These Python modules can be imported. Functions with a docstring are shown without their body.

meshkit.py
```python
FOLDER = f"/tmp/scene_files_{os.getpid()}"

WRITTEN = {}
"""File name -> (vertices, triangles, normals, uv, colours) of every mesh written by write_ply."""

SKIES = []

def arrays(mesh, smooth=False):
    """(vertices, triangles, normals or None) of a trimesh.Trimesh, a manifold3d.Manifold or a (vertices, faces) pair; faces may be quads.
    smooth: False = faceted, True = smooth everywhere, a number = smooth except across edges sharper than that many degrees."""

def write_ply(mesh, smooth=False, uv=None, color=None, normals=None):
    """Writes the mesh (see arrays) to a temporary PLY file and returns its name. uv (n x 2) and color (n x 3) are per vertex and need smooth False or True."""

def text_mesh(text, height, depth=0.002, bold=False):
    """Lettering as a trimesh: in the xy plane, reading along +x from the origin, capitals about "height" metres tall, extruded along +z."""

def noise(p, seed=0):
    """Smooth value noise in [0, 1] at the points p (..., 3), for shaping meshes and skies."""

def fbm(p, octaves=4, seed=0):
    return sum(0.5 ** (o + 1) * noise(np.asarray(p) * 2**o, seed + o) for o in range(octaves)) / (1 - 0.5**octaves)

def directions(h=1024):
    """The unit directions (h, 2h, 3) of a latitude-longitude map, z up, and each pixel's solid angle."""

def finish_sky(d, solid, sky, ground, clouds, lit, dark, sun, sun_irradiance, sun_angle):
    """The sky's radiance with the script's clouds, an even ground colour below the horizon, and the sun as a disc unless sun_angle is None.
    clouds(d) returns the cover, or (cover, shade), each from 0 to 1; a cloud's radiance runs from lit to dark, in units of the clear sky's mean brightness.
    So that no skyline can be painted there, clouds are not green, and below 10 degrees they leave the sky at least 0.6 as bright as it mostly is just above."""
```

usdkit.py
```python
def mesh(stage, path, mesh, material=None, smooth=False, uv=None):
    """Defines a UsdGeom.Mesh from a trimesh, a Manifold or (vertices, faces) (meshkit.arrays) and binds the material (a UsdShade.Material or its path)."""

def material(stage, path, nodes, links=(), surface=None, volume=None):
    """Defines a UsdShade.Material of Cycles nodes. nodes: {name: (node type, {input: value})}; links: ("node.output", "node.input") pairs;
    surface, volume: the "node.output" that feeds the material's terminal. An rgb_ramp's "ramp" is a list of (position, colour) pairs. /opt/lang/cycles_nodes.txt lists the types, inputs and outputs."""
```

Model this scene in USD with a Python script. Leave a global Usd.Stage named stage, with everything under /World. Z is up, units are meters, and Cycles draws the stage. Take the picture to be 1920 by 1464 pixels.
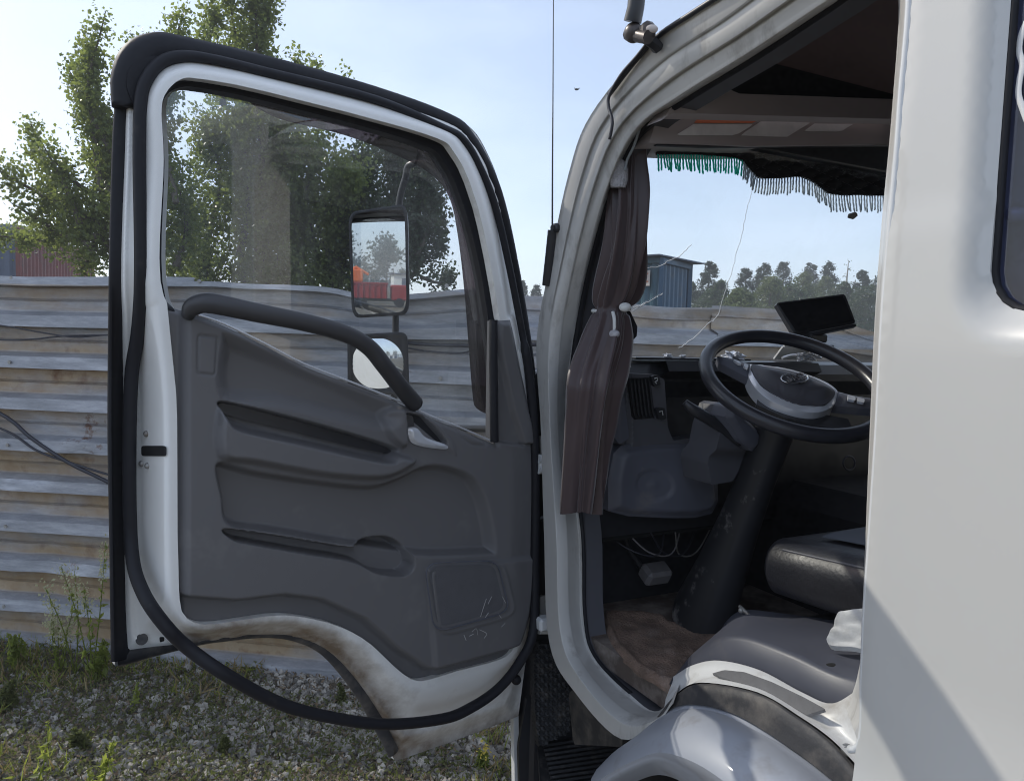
import math, random, numpy as np, trimesh, usdkit, meshkit, manifold3d, shapely
from shapely.geometry import Polygon, LineString
from scipy.spatial import Delaunay
from pxr import Usd, UsdGeom, UsdLux, UsdShade, Gf, Sdf, Vt

stage = Usd.Stage.CreateInMemory()
UsdGeom.SetStageUpAxis(stage, 'Z'); UsdGeom.SetStageMetersPerUnit(stage, 1.0)
UsdGeom.Xform.Define(stage, '/World'); UsdGeom.Scope.Define(stage, '/World/Looks')
rng = np.random.default_rng(7)

# ---------------------------------------------------------------- camera, sky, sun, exposure
F, EYE, PITCH, ROLL = 1400.0, 1.65, math.atan(100 / 1400), 0.028
EXPOSURE = 0.34
SUN_AZ, SUN_EL = (-0.706, 0.339), math.radians(38.8)
SUN_I, SKY_K = 0.62, 0.13
C = np.array([0, 0, EYE])
fw = np.array([0, math.cos(PITCH), -math.sin(PITCH)]); U0 = np.array([0, math.sin(PITCH), math.cos(PITCH)]); R0 = np.array([1., 0, 0])
cr = math.cos(ROLL) * R0 + math.sin(ROLL) * U0; cu = -math.sin(ROLL) * R0 + math.cos(ROLL) * U0
cam = UsdGeom.Camera.Define(stage, '/World/camera')
cam.CreateHorizontalApertureAttr(36.0); cam.CreateVerticalApertureAttr(36.0 * 780 / 1024); cam.CreateFocalLengthAttr(36.0 * F / 1920)
cam.CreateClippingRangeAttr(Gf.Vec2f(0.02, 5000)); cam.CreateExposureAttr(EXPOSURE)
m4 = Gf.Matrix4d(*[float(x) for x in (*cr, 0, *cu, 0, *(-fw), 0, *C, 1)])
cam.AddTransformOp().Set(m4)

sd_ = np.array([SUN_AZ[0], SUN_AZ[1], 0.]); sd_ /= np.linalg.norm(sd_)
SUN = np.array([sd_[0] * math.cos(SUN_EL), sd_[1] * math.cos(SUN_EL), math.sin(SUN_EL)])
sun = UsdLux.DistantLight.Define(stage, '/World/sun')
sun.CreateIntensityAttr(SUN_I); sun.CreateAngleAttr(0.5); sun.CreateNormalizeAttr(True); sun.CreateColorAttr(Gf.Vec3f(1.0, .94, .84))
zx = SUN; xx = np.cross([0, 0, 1], zx); xx /= np.linalg.norm(xx); yx = np.cross(zx, xx)
sun.AddTransformOp().Set(Gf.Matrix4d(*[float(x) for x in (*xx, 0, *yx, 0, *zx, 0, 0, 0, 30, 1)]))
sky = UsdLux.DomeLight.Define(stage, '/World/sky')
sky.CreateIntensityAttr(1.0)
skm = usdkit.material(stage, '/World/Looks/sky', {
    'sky': ('sky_texture', {'sky_type': 'single_scattering', 'sun_disc': False, 'sun_elevation': SUN_EL, 'sun_rotation': math.atan2(SUN[0], SUN[1]), 'aerosol_density': 1.6, 'air_density': 1.0, 'ozone_density': 1.4}),
    'tc': ('texture_coordinate', {}), 'map': ('mapping', {'scale': (1.0, 1.0, 3.0), 'location': (3.1, 1.2, .4)}),
    'n': ('noise_texture', {'scale': 2.2, 'detail': 5, 'roughness': .55}),
    'r': ('rgb_ramp', {'ramp': [(0, (.34, .34, .34)), (.42, (.36, .36, .36)), (.72, (.62, .62, .62)), (1, (.7, .7, .7))]}),
    'mx': ('mix_color', {'b': (6.2, 7.05, 8.7), 'use_clamp': False}),
    'bg': ('background_shader', {'strength': SKY_K})},
    [('tc.generated', 'map.vector'), ('map.vector', 'n.vector'), ('n.fac', 'r.fac'), ('sky.color', 'mx.a'), ('r.color', 'mx.fac'), ('mx.result', 'bg.color')], surface='bg.background')
UsdShade.MaterialBindingAPI.Apply(sky.GetPrim()).Bind(skm)
sky.GetPrim().SetCustomDataByKey('kind', 'structure')

# ---------------------------------------------------------------- frames: rays of the lens on the real planes of the place
def ray(px, py):
    px = np.asarray(px, float); py = np.asarray(py, float)
    return fw + ((px - 960) / F)[..., None] * cr + ((732 - py) / F)[..., None] * cu
def hit(px, py, p0, n):
    r = ray(px, py); return C + (((p0 - C) @ n) / (r @ n))[..., None] * r
HG = np.array([.06, 1.9, 0]); th = math.radians(26.8)
XF = np.array([-math.sin(th), math.cos(th), 0]); YL = np.array([-math.cos(th), -math.sin(th), 0]); ZU = np.array([0, 0, 1.])
da = math.atan2(-XF[1], -XF[0]) - math.radians(73.5)
DU = np.array([math.cos(da), math.sin(da), 0]); DN = np.array([-DU[1], DU[0], 0])
def dr(px, py, o=0.): r = ray(px, py); return C + (((HG - C) @ DN + o) / (r @ DN))[..., None] * r          # on the door leaf, o metres towards the driver's side
def cy(px, py, y=0.): return hit(px, py, HG + YL * y, YL)          # on a plane along the cab side, y metres outwards
def cx(px, py, x=0.): return hit(px, py, HG + XF * x, XF)          # on a plane across the cab, x metres forward of the hinge
def gz(px, py, z=0.): return hit(px, py, np.array([0, 0, z]), ZU)
def wy(px, py, y): return hit(px, py, np.array([0, y, 0]), np.array([0, 1., 0]))
def cab(x, y, z): return HG + XF * x + YL * y + ZU * z
def A(l): l = np.array(l, float); return l[:, 0], l[:, 1]

# ---------------------------------------------------------------- prims
used = {}
def numbered(path):
    n = used.get(path, -1) + 1; used[path] = n
    return path if n == 0 else f'{path}_{n:03d}'
orig = {}
def tag(p, label=None, cat=None, group=None, kind=None):
    for k, v in (('label', label), ('category', cat), ('group', group), ('kind', kind)):
        if v: p.SetCustomDataByKey(k, v)
    return p
def thing(name, loc, label, cat, group=None):
    path = numbered('/World/' + name); x = UsdGeom.Xform.Define(stage, path); loc = np.asarray(loc, float)
    x.AddTranslateOp().Set(Gf.Vec3d(*map(float, loc))); orig[path] = loc
    return tag(x.GetPrim(), label, cat, group)
def off_of(prim):
    p = str(prim.GetPath())
    while p and p not in orig: p = p.rsplit('/', 1)[0]
    return orig.get(p, np.zeros(3))
def obj(name, mesh, mat, parent=None, smooth=False, label=None, cat=None, group=None, kind=None, prim_var=None):
    path = numbered((str(parent.GetPath()) if parent else '/World') + '/' + name)
    if isinstance(mesh, (list,)): mesh = join(mesh)
    if hasattr(mesh, 'to_mesh'):
        q = mesh.to_mesh(); mesh = trimesh.Trimesh(q.vert_properties[:, :3], q.tri_verts, process=False)
    if isinstance(mesh, tuple): mesh = trimesh.Trimesh(mesh[0], mesh[1], process=False)
    m = trimesh.Trimesh(mesh.vertices - (off_of(parent) if parent else 0), mesh.faces, process=False)
    g = usdkit.mesh(stage, path, m, M[mat], smooth=smooth)
    if prim_var is not None:
        UsdGeom.PrimvarsAPI(g).CreatePrimvar('dirt', Sdf.ValueTypeNames.FloatArray, 'vertex').Set(Vt.FloatArray.FromNumpy(np.asarray(prim_var, np.float32)))
    return tag(g.GetPrim(), label, cat, group, kind)

# ---------------------------------------------------------------- mesh helpers
def join(ms):
    out = []
    for m in ms:
        if hasattr(m, 'to_mesh'):
            q = m.to_mesh(); m = trimesh.Trimesh(q.vert_properties[:, :3], q.tri_verts, process=False)
        elif isinstance(m, tuple): m = trimesh.Trimesh(m[0], m[1], process=False)
        out.append(m)
    return trimesh.util.concatenate(out)
def spl(pts, n=6, closed=False):
    p = np.asarray(pts, float)
    q = np.vstack([p[-1:], p, p[:2]]) if closed else np.vstack([2 * p[:1] - p[1:2], p, 2 * p[-1:] - p[-2:-1]])
    out = []
    for i in range(1, len(q) - 2):
        for t in np.arange(n) / n:
            a, b, c, d = q[i - 1], q[i], q[i + 1], q[i + 2]
            out.append(.5 * (2 * b + (c - a) * t + (2 * a - 5 * b + 4 * c - d) * t * t + (3 * b - a - 3 * c + d) * t ** 3))
    if not closed: out.append(p[-1])
    return np.array(out)
def tube(path, r, sides=10, closed=False, flat=None, fdir=None, caps=True):
    """path n x 3; r scalar or n; flat: factor of the radius along fdir."""
    p = np.asarray(path, float); n = len(p); r = np.broadcast_to(np.asarray(r, float), (n,))
    t = (np.roll(p, -1, 0) - np.roll(p, 1, 0)) if closed else np.gradient(p, axis=0)
    t /= np.linalg.norm(t, axis=1, keepdims=True) + 1e-12
    if fdir is None:
        a = np.zeros_like(p); v = np.array([0, 0, 1.]) if abs(t[0, 2]) < .9 else np.array([1., 0, 0])
        for i in range(n):
            v = v - t[i] * (v @ t[i]); v /= np.linalg.norm(v) + 1e-12; a[i] = v
    else:
        a = fdir - t * (t @ np.asarray(fdir))[:, None]; a /= np.linalg.norm(a, axis=1, keepdims=True) + 1e-12
    b = np.cross(t, a); ang = np.arange(sides) * 2 * np.pi / sides
    v = p[:, None] + r[:, None, None] * ((flat or 1.) * np.cos(ang)[None, :, None] * a[:, None] + np.sin(ang)[None, :, None] * b[:, None])
    m = n if closed else n - 1
    i, j = np.meshgrid(np.arange(m), np.arange(sides), indexing='ij'); i2 = (i + 1) % n; j2 = (j + 1) % sides
    f = np.stack([i * sides + j, i * sides + j2, i2 * sides + j2, i2 * sides + j], -1).reshape(-1, 4)
    f = np.vstack([f[:, [0, 1, 2]], f[:, [0, 2, 3]]]); v = v.reshape(-1, 3)
    if caps and not closed:
        k = np.arange(1, sides - 1); f = np.vstack([f, np.stack([0 * k, k + 1, k], 1), (n - 1) * sides + np.stack([0 * k, k, k + 1], 1)])
    return trimesh.Trimesh(v, f, process=False)
def loft(rows, closed=False, caps=False):
    """rows: k arrays of n points."""
    R = np.array(rows, float); k, n = R.shape[:2]; v = R.reshape(-1, 3)
    i, j = np.meshgrid(np.arange(k - 1), np.arange(n if closed else n - 1), indexing='ij'); j2 = (j + 1) % n
    f = np.stack([i * n + j, i * n + j2, (i + 1) * n + j2, (i + 1) * n + j], -1).reshape(-1, 4); f = np.vstack([f[:, [0, 1, 2]], f[:, [0, 2, 3]]])
    if caps:
        v = np.vstack([v, R[0].mean(0), R[-1].mean(0)]); a = np.arange(n); b = (a + 1) % n
        f = np.vstack([f, np.stack([0 * a + k * n, b, a], 1), np.stack([0 * a + k * n + 1, (k - 1) * n + a, (k - 1) * n + b], 1)])
    return trimesh.Trimesh(v, f, process=False)
def S(a, b, x):
    t = np.clip((x - a) / (b - a), 0, 1); return t * t * (3 - 2 * t)
def sdp(poly):
    P = Polygon(poly); P = P if P.is_valid else P.buffer(0)
    B = P.boundary
    def f(x, y):
        pt = shapely.points(x, y); d = shapely.distance(pt, B); return np.where(shapely.contains(P, pt), d, -d)
    return f
def sdl(line):
    L = LineString(line); return lambda x, y: shapely.distance(shapely.points(x, y), L)
def relief(poly, base, N, hf=None, step=6., holes=(), skirt=0.):
    """A shaped panel: the outline poly (lens coordinates) taken onto the plane base(), raised by hf metres along N, with turned-back edges."""
    P = Polygon(poly, holes)
    if not P.is_valid: P = P.buffer(0); P = max(P.geoms, key=lambda g: g.area) if hasattr(P, 'geoms') else P
    rings = []
    for r in [P.exterior, *P.interiors]:
        n = max(int(r.length / step), 8); rings.append(np.array([r.interpolate(s, normalized=True).coords[0] for s in np.arange(n) / n]))
    x0, y0, x1, y1 = P.bounds
    X, Y = np.meshgrid(np.arange(x0, x1, step), np.arange(y0, y1, step)); X = X + (np.arange(X.shape[0]) % 2 * step / 2)[:, None]
    g = np.stack([X.ravel(), Y.ravel()], 1); pt = shapely.points(g); ok = shapely.contains(P, pt) & (shapely.distance(pt, P.boundary) > step * .45)
    pts = np.vstack([*rings, g[ok]])
    tri = Delaunay(pts).simplices; c = pts[tri].mean(1); tri = tri[shapely.contains(P.buffer(step * .02), shapely.points(c))]
    e1, e2 = pts[tri[:, 1]] - pts[tri[:, 0]], pts[tri[:, 2]] - pts[tri[:, 0]]; area = e1[:, 0] * e2[:, 1] - e1[:, 1] * e2[:, 0]
    tri = tri[abs(area) > 1e-6]; area = area[abs(area) > 1e-6]
    tri = np.where((area > 0)[:, None], tri[:, ::-1], tri)
    h = hf(pts[:, 0], pts[:, 1]) if hf is not None else np.zeros(len(pts))
    v = base(pts[:, 0], pts[:, 1]) + h[:, None] * N
    if skirt:
        k = 0; vs, fs = [v], [tri]; n0 = len(v)
        for r in rings:
            n = len(r); a = k + np.arange(n); b = k + (np.arange(n) + 1) % n; top = v[k:k + n]
            vs += [top, top - N * skirt]; ta = n0 + np.arange(n); tb = n0 + (np.arange(n) + 1) % n
            fs += [np.stack([ta, tb, tb + n], 1), np.stack([ta, tb + n, ta + n], 1)]
            k += n; n0 += 2 * n
        v, tri = np.vstack(vs), np.vstack(fs)
    m = trimesh.Trimesh(v, tri, process=False); m.metadata['px'] = pts
    return m
def rbox(c, size, ax=None, bev=.1):
    """Box with chamfered edges: centre, full sizes, axes as rows."""
    s = np.asarray(size, float) / 2; b = bev * s.min() * 2 if bev < 1 else bev; b = min(b, s.min() * .9)
    pts = [np.array([sx, sy, sz]) * (s - b * (1 - np.eye(3)[k])) for sx in (-1, 1) for sy in (-1, 1) for sz in (-1, 1) for k in range(3)]
    ax = np.eye(3) if ax is None else np.array(ax, float)
    m = trimesh.convex.convex_hull(np.array(pts)); m.vertices = m.vertices @ ax + np.asarray(c, float)
    return m
CABAX = np.array([XF, YL, ZU]); DAX = np.array([DU, DN, ZU])
def ball(c, r, sc=(1, 1, 1), sub=2):
    m = trimesh.creation.icosphere(sub, 1.0); m.vertices = m.vertices * (np.array(sc) * r) + c; return m
def cyl(a, b, r, n=16, r2=None):
    a, b = np.asarray(a, float), np.asarray(b, float)
    return tube([a, b], [r, r if r2 is None else r2], sides=n)
def slab(poly, base, N, t, step=None):
    return relief(poly, base, N, None, step or 8., skirt=t)
def rrect(x0, y0, x1, y1, r, n=5):
    out = []
    for cx_, cy_, a0 in ((x1 - r, y1 - r, 0), (x0 + r, y1 - r, 90), (x0 + r, y0 + r, 180), (x1 - r, y0 + r, 270)):
        for a in np.linspace(a0, a0 + 90, n): out.append((cx_ + r * math.cos(math.radians(a)), cy_ + r * math.sin(math.radians(a))))
    return out
def rquad(q, r=.18, n=5):
    """Quad with rounded corners."""
    q = np.array(q, float); out = []
    for i in range(4):
        p, a, b = q[i], q[i - 1], q[(i + 1) % 4]; s, e = p + (a - p) * r, p + (b - p) * r
        for t in np.linspace(0, 1, n): out.append((1 - t) ** 2 * s + 2 * t * (1 - t) * p + t * t * e)
    return np.array(out)

# ---------------------------------------------------------------- materials
M = {}
def mat(name, col, rough=.5, metal=0., var=.08, vs=4., bump=0., bs=60., dirt=None, coat=0., spec=.5, stretch=(1, 1, 1), prim=None, sheen=0., rvar=.08, bdist=.01, island=0., random=0.):
    col = np.array(col, float)
    n = {'g': ('geometry', {}), 'mp': ('mapping', {'scale': stretch}), 'n1': ('noise_texture', {'scale': vs, 'detail': 4, 'roughness': .6}),
         'r1': ('rgb_ramp', {'ramp': [(.25, tuple(col * (1 - var))), (.75, tuple(np.minimum(col * (1 + var), .95)))]}),
         'rr': ('map_range', {'from_min': .3, 'from_max': .7, 'to_min': max(rough - rvar, .02), 'to_max': min(rough + rvar, 1.)}),
         'p': ('principled_bsdf', {'metallic': metal, 'coat_weight': coat, 'coat_roughness': .06, 'specular_ior_level': spec, 'sheen_weight': sheen})}
    L = [('g.position', 'mp.vector'), ('mp.vector', 'n1.vector'), ('n1.fac', 'r1.fac'), ('n1.fac', 'rr.value'), ('rr.result', 'p.roughness')]
    out = 'r1.color'
    if island or random:
        n['hs'] = ('hsv', {}); n['iv'] = ('map_range', {'to_min': 1 - (island or random), 'to_max': 1 + (island or random)})
        if random: n['oi'] = ('object_info', {})
        L += [('g.random_per_island' if island else 'oi.random', 'iv.value'), ('iv.result', 'hs.value'), (out, 'hs.color')]; out = 'hs.color'
    if dirt:
        dc, ds, lo, hi = dirt
        n['n2'] = ('noise_texture', {'scale': ds, 'detail': 6, 'roughness': .65}); n['r2'] = ('rgb_ramp', {'ramp': [(lo, (0, 0, 0)), (hi, (1, 1, 1))]})
        n['mx'] = ('mix_color', {'b': dc}); L += [('mp.vector', 'n2.vector')]
        if prim:
            n['at'] = ('attribute', {'attribute': prim}); n['ad'] = ('math', {'math_type': 'add'}); n['sb'] = ('math', {'math_type': 'subtract', 'value2': .5})
            L += [('at.fac', 'ad.value1'), ('n2.fac', 'sb.value1'), ('sb.value', 'ad.value2'), ('ad.value', 'r2.fac')]
        else: L += [('n2.fac', 'r2.fac')]
        L += [('r2.color', 'mx.fac'), (out, 'mx.a')]; out = 'mx.result'
    L.append((out, 'p.base_color'))
    if bump:
        n['n3'] = ('noise_texture', {'scale': bs, 'detail': 3}); n['b'] = ('bump', {'strength': bump, 'distance': bdist})
        L += [('mp.vector', 'n3.vector'), ('n3.fac', 'b.height'), ('b.normal', 'p.normal')]
    M[name] = usdkit.material(stage, '/World/Looks/' + name, n, L, surface='p.BSDF'); return M[name]

mat('white_paint', (.60, .61, .61), .28, var=.025, vs=1.5, coat=.5, bump=.02, bs=3, bdist=.02, dirt=((.42, .39, .34), 9, .63, .95))
mat('panel_paint', (.48, .478, .46), .30, var=.025, vs=1.2, coat=.6, bump=.02, bs=2.5, bdist=.02, dirt=((.40, .38, .34), 55, .70, .86))
mat('sill_paint', (.60, .60, .59), .42, var=.05, vs=6, coat=.1, dirt=((.30, .27, .23), 10, .52, .80))
mat('jamb_paint', (.50, .49, .465), .36, var=.06, vs=6, coat=.25, stretch=(1, 1, .4), dirt=((.13, .11, .09), 12, .53, .80))
mat('dirty_paint', (.74, .73, .70), .38, var=.04, vs=4, coat=.15, dirt=((.17, .125, .085), 16, .30, .95), prim='dirt')
mat('handle_plastic', (.034, .033, .035), .45, var=.08, bump=.2, bs=700, bdist=.001)
mat('door_plastic', (.122, .118, .120), .46, var=.06, vs=2, bump=.3, bs=900, bdist=.001, spec=.45, dirt=((.24, .23, .22), 6, .60, 1.05))
mat('dash_plastic', (.075, .075, .085), .5, var=.1, vs=3, bump=.2, bs=700, bdist=.001)
mat('grey_plastic', (.085, .088, .108), .45, var=.08, vs=4, bump=.15, bs=600, bdist=.001, dirt=((.20, .18, .16), 7, .58, .9))
mat('speaker_cloth', (.095, .093, .10), .85, var=.12, vs=40, bump=.6, bs=520, bdist=.002)
mat('black_plastic', (.016, .016, .018), .38, var=.1)
mat('rubber', (.010, .010, .013), .58, spec=.3, var=.15, vs=8, bump=.2, bs=60, bdist=.004, dirt=((.05, .045, .04), 20, .62, .95))
mat('dusty_rubber', (.035, .034, .036), .6, var=.2, vs=10, dirt=((.13, .115, .10), 18, .45, .75), bump=.3, bs=80, bdist=.003)
mat('tread_rubber', (.020, .020, .022), .6, var=.2, vs=20, dirt=((.10, .09, .08), 30, .52, .8))
mat('fender_plastic', (.30, .315, .35), .48, var=.05, vs=5, coat=.1, bump=.05, bs=25, bdist=.004, dirt=((.17, .15, .125), 8, .55, .8))
mat('arch_plastic', (.056, .059, .076), .42, var=.08, vs=4, bump=.12, bs=500, bdist=.001, dirt=((.15, .14, .13), 7, .6, .95))
mat('boot_plastic', (.010, .010, .012), .5, var=.1, dirt=((.16, .15, .145), 11, .60, .70))
mat('carpet', (.19, .128, .095), .95, var=.45, vs=22, bump=.9, bs=160, bdist=.006, dirt=((.33, .27, .23), 8, .50, .80))
mat('floor_rubber', (.09, .068, .055), .85, var=.3, vs=12, bump=.5, bs=90, bdist=.004, dirt=((.30, .26, .23), 9, .44, .72))
mat('headliner', (.13, .088, .088), .95, var=.1, vs=5, bump=.3, bs=300, bdist=.002)
mat('shelf_plastic', (.46, .41, .41), .6, var=.06)
mat('leather', (.010, .010, .013), .44, var=.12, vs=6, bump=.35, bs=140, bdist=.002)
mat('seat_fabric', (.07, .08, .10), .75, var=.1, vs=8, bump=.4, bs=400, bdist=.001)
mat('curtain_cloth', (.046, .027, .027), .42, var=.12, vs=5, sheen=.35, bump=.12, bs=500, bdist=.001)
mat('wheel_leather', (.018, .018, .022), .3, var=.1, bump=.15, bs=300, bdist=.001)
mat('hub_plastic', (.055, .053, .06), .5, var=.05)
mat('silver', (.62, .63, .66), .28, metal=.45, var=.05)
mat('chrome', (.75, .76, .78), .08, metal=1., var=.02)
mat('steel', (.30, .29, .27), .45, metal=.6, var=.25, vs=20, dirt=((.10, .065, .04), 25, .5, .7))
mat('dark_steel', (.06, .05, .045), .4, metal=.4, var=.3, vs=40)
mat('black_cloth', (.012, .011, .013), .9, var=.2, vs=30, bump=.3, bs=300)
mat('stitch', (.13, .125, .135), .8)
mat('tassel_yarn', (.42, .41, .43), .6, var=.25, vs=60, bump=.8, bs=260, bdist=.004)
mat('white_cord', (.60, .60, .58), .8, var=.1)
mat('white_cloth', (.55, .55, .54), .9, var=.08, vs=12, bump=.2, bs=250, bdist=.002, dirt=((.25, .23, .2), 9, .55, .85))
mat('label_paper', (.85, .84, .86), .7, var=.12, vs=25)
mat('label_orange', (.80, .24, .12), .7, var=.1)
mat('screen_black', (.006, .006, .007), .16, var=.05, rvar=.03)
mat('crack', (.85, .87, .90), .5, var=.02)
mat('orange_lens', (.55, .10, .02), .2, var=.05)
mat('pedal', (.15, .14, .14), .6, var=.2, vs=40)
mat('scuff', (.40, .39, .38), .9, var=.4, vs=20)
mat('anti_slip', (.165, .16, .158), .85, var=.12, vs=60, bump=.4, bs=400, bdist=.001)
mat('dark_hole', (.006, .006, .006), .9, var=.1)
mat('cable', (.016, .016, .022), .4)
mat('blue_metal', (.016, .052, .095), .5, var=.15, vs=2, dirt=((.06, .06, .06), 1.5, .55, .8))
mat('teal_metal', (.028, .082, .115), .5, var=.12, vs=2, dirt=((.05, .06, .07), 1.5, .55, .8))
mat('red_metal', (.13, .032, .028), .6, var=.2, vs=1.5, dirt=((.06, .04, .035), 2, .5, .8))
mat('slate_metal', (.07, .09, .13), .6, var=.15)
mat('poster', (.52, .46, .42), .8, var=.1, vs=9)
mat('poster_print', (.50, .16, .08), .8, var=.1)
mat('red_truck', (.26, .02, .022), .45, var=.1)
mat('orange_truck', (.62, .13, .02), .45, var=.1)
mat('white_wall', (.66, .66, .64), .7, var=.05)
mat('bark', (.10, .085, .065), .95, var=.3, vs=8, stretch=(1, 1, .2), bump=.6, bs=12, bdist=.03)
mat('birch_bark', (.30, .28, .25), .9, var=.3, vs=6)
mat('ground', (.12, .098, .072), .95, var=.35, vs=5, bump=.8, bs=35, bdist=.03, dirt=((.055, .065, .030), 1.2, .46, .7))
mat('stone', (.25, .235, .21), .9, var=.2, vs=18, random=.6)
mat('litter', (.26, .19, .12), .9, var=.3, vs=10, island=.4)
mat('bird', (.02, .02, .02), .8)

def leafmat(name, c1, c2, tr=.45, rough=.45, island=.35, translu=(.20, .30, .05)):
    """Leaves: each takes its own tone; part of the light comes through."""
    n = {'g': ('geometry', {}), 'r': ('rgb_ramp', {'ramp': [(0, c1), (.55, tuple((np.array(c1) + c2) / 2)), (1, c2)]}),
         'n': ('noise_texture', {'scale': 1.1, 'detail': 2}), 'md': ('math', {'math_type': 'multiply_add', 'value2': .55}), 'm2': ('math', {'math_type': 'multiply', 'value2': .45}),
         'p': ('principled_bsdf', {'roughness': rough, 'specular_ior_level': .45}), 't': ('translucent_bsdf', {'color': translu}), 'mx': ('mix_closure', {'fac': tr})}
    M[name] = usdkit.material(stage, '/World/Looks/' + name, n, [('g.random_per_island', 'm2.value1'), ('g.position', 'n.vector'), ('n.fac', 'md.value1'), ('m2.value', 'md.value3'), ('md.value', 'r.fac'),
        ('r.color', 'p.base_color'), ('p.BSDF', 'mx.closure1'), ('t.BSDF', 'mx.closure2')], surface='mx.closure')
leafmat('teal_fringe', (.06, .62, .52), (.10, .72, .62), .6, .4, translu=(.08, .95, .80))
leafmat('silver_fringe', (.55, .60, .64), (.70, .74, .76), .5, .4, translu=(.60, .68, .74))
leafmat('poplar_leaf', (.046, .070, .024), (.150, .175, .055), .44, .34, translu=(.32, .39, .09))
leafmat('dark_leaf', (.018, .034, .016), (.050, .075, .030), .25, .4, translu=(.09, .14, .04))
leafmat('pine_needle', (.022, .036, .022), (.055, .072, .040), .12, .7, translu=(.06, .09, .03))
leafmat('light_leaf', (.075, .10, .035), (.15, .17, .06), .3, .5, translu=(.16, .2, .06))
leafmat('weed_leaf', (.075, .10, .022), (.20, .22, .06), .5, .5, translu=(.45, .52, .10))
leafmat('ground_leaf', (.05, .058, .02), (.14, .14, .055), .3, .6, translu=(.25, .30, .08))
leafmat('dry_blade', (.20, .15, .07), (.38, .31, .17), .35, .6, translu=(.35, .28, .12))
leafmat('pale_flower', (.38, .38, .24), (.62, .60, .42), .5, .7, translu=(.6, .6, .35))
leafmat('yellow_flower', (.55, .42, .06), (.70, .60, .20), .4, .6, translu=(.6, .5, .1))

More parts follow.
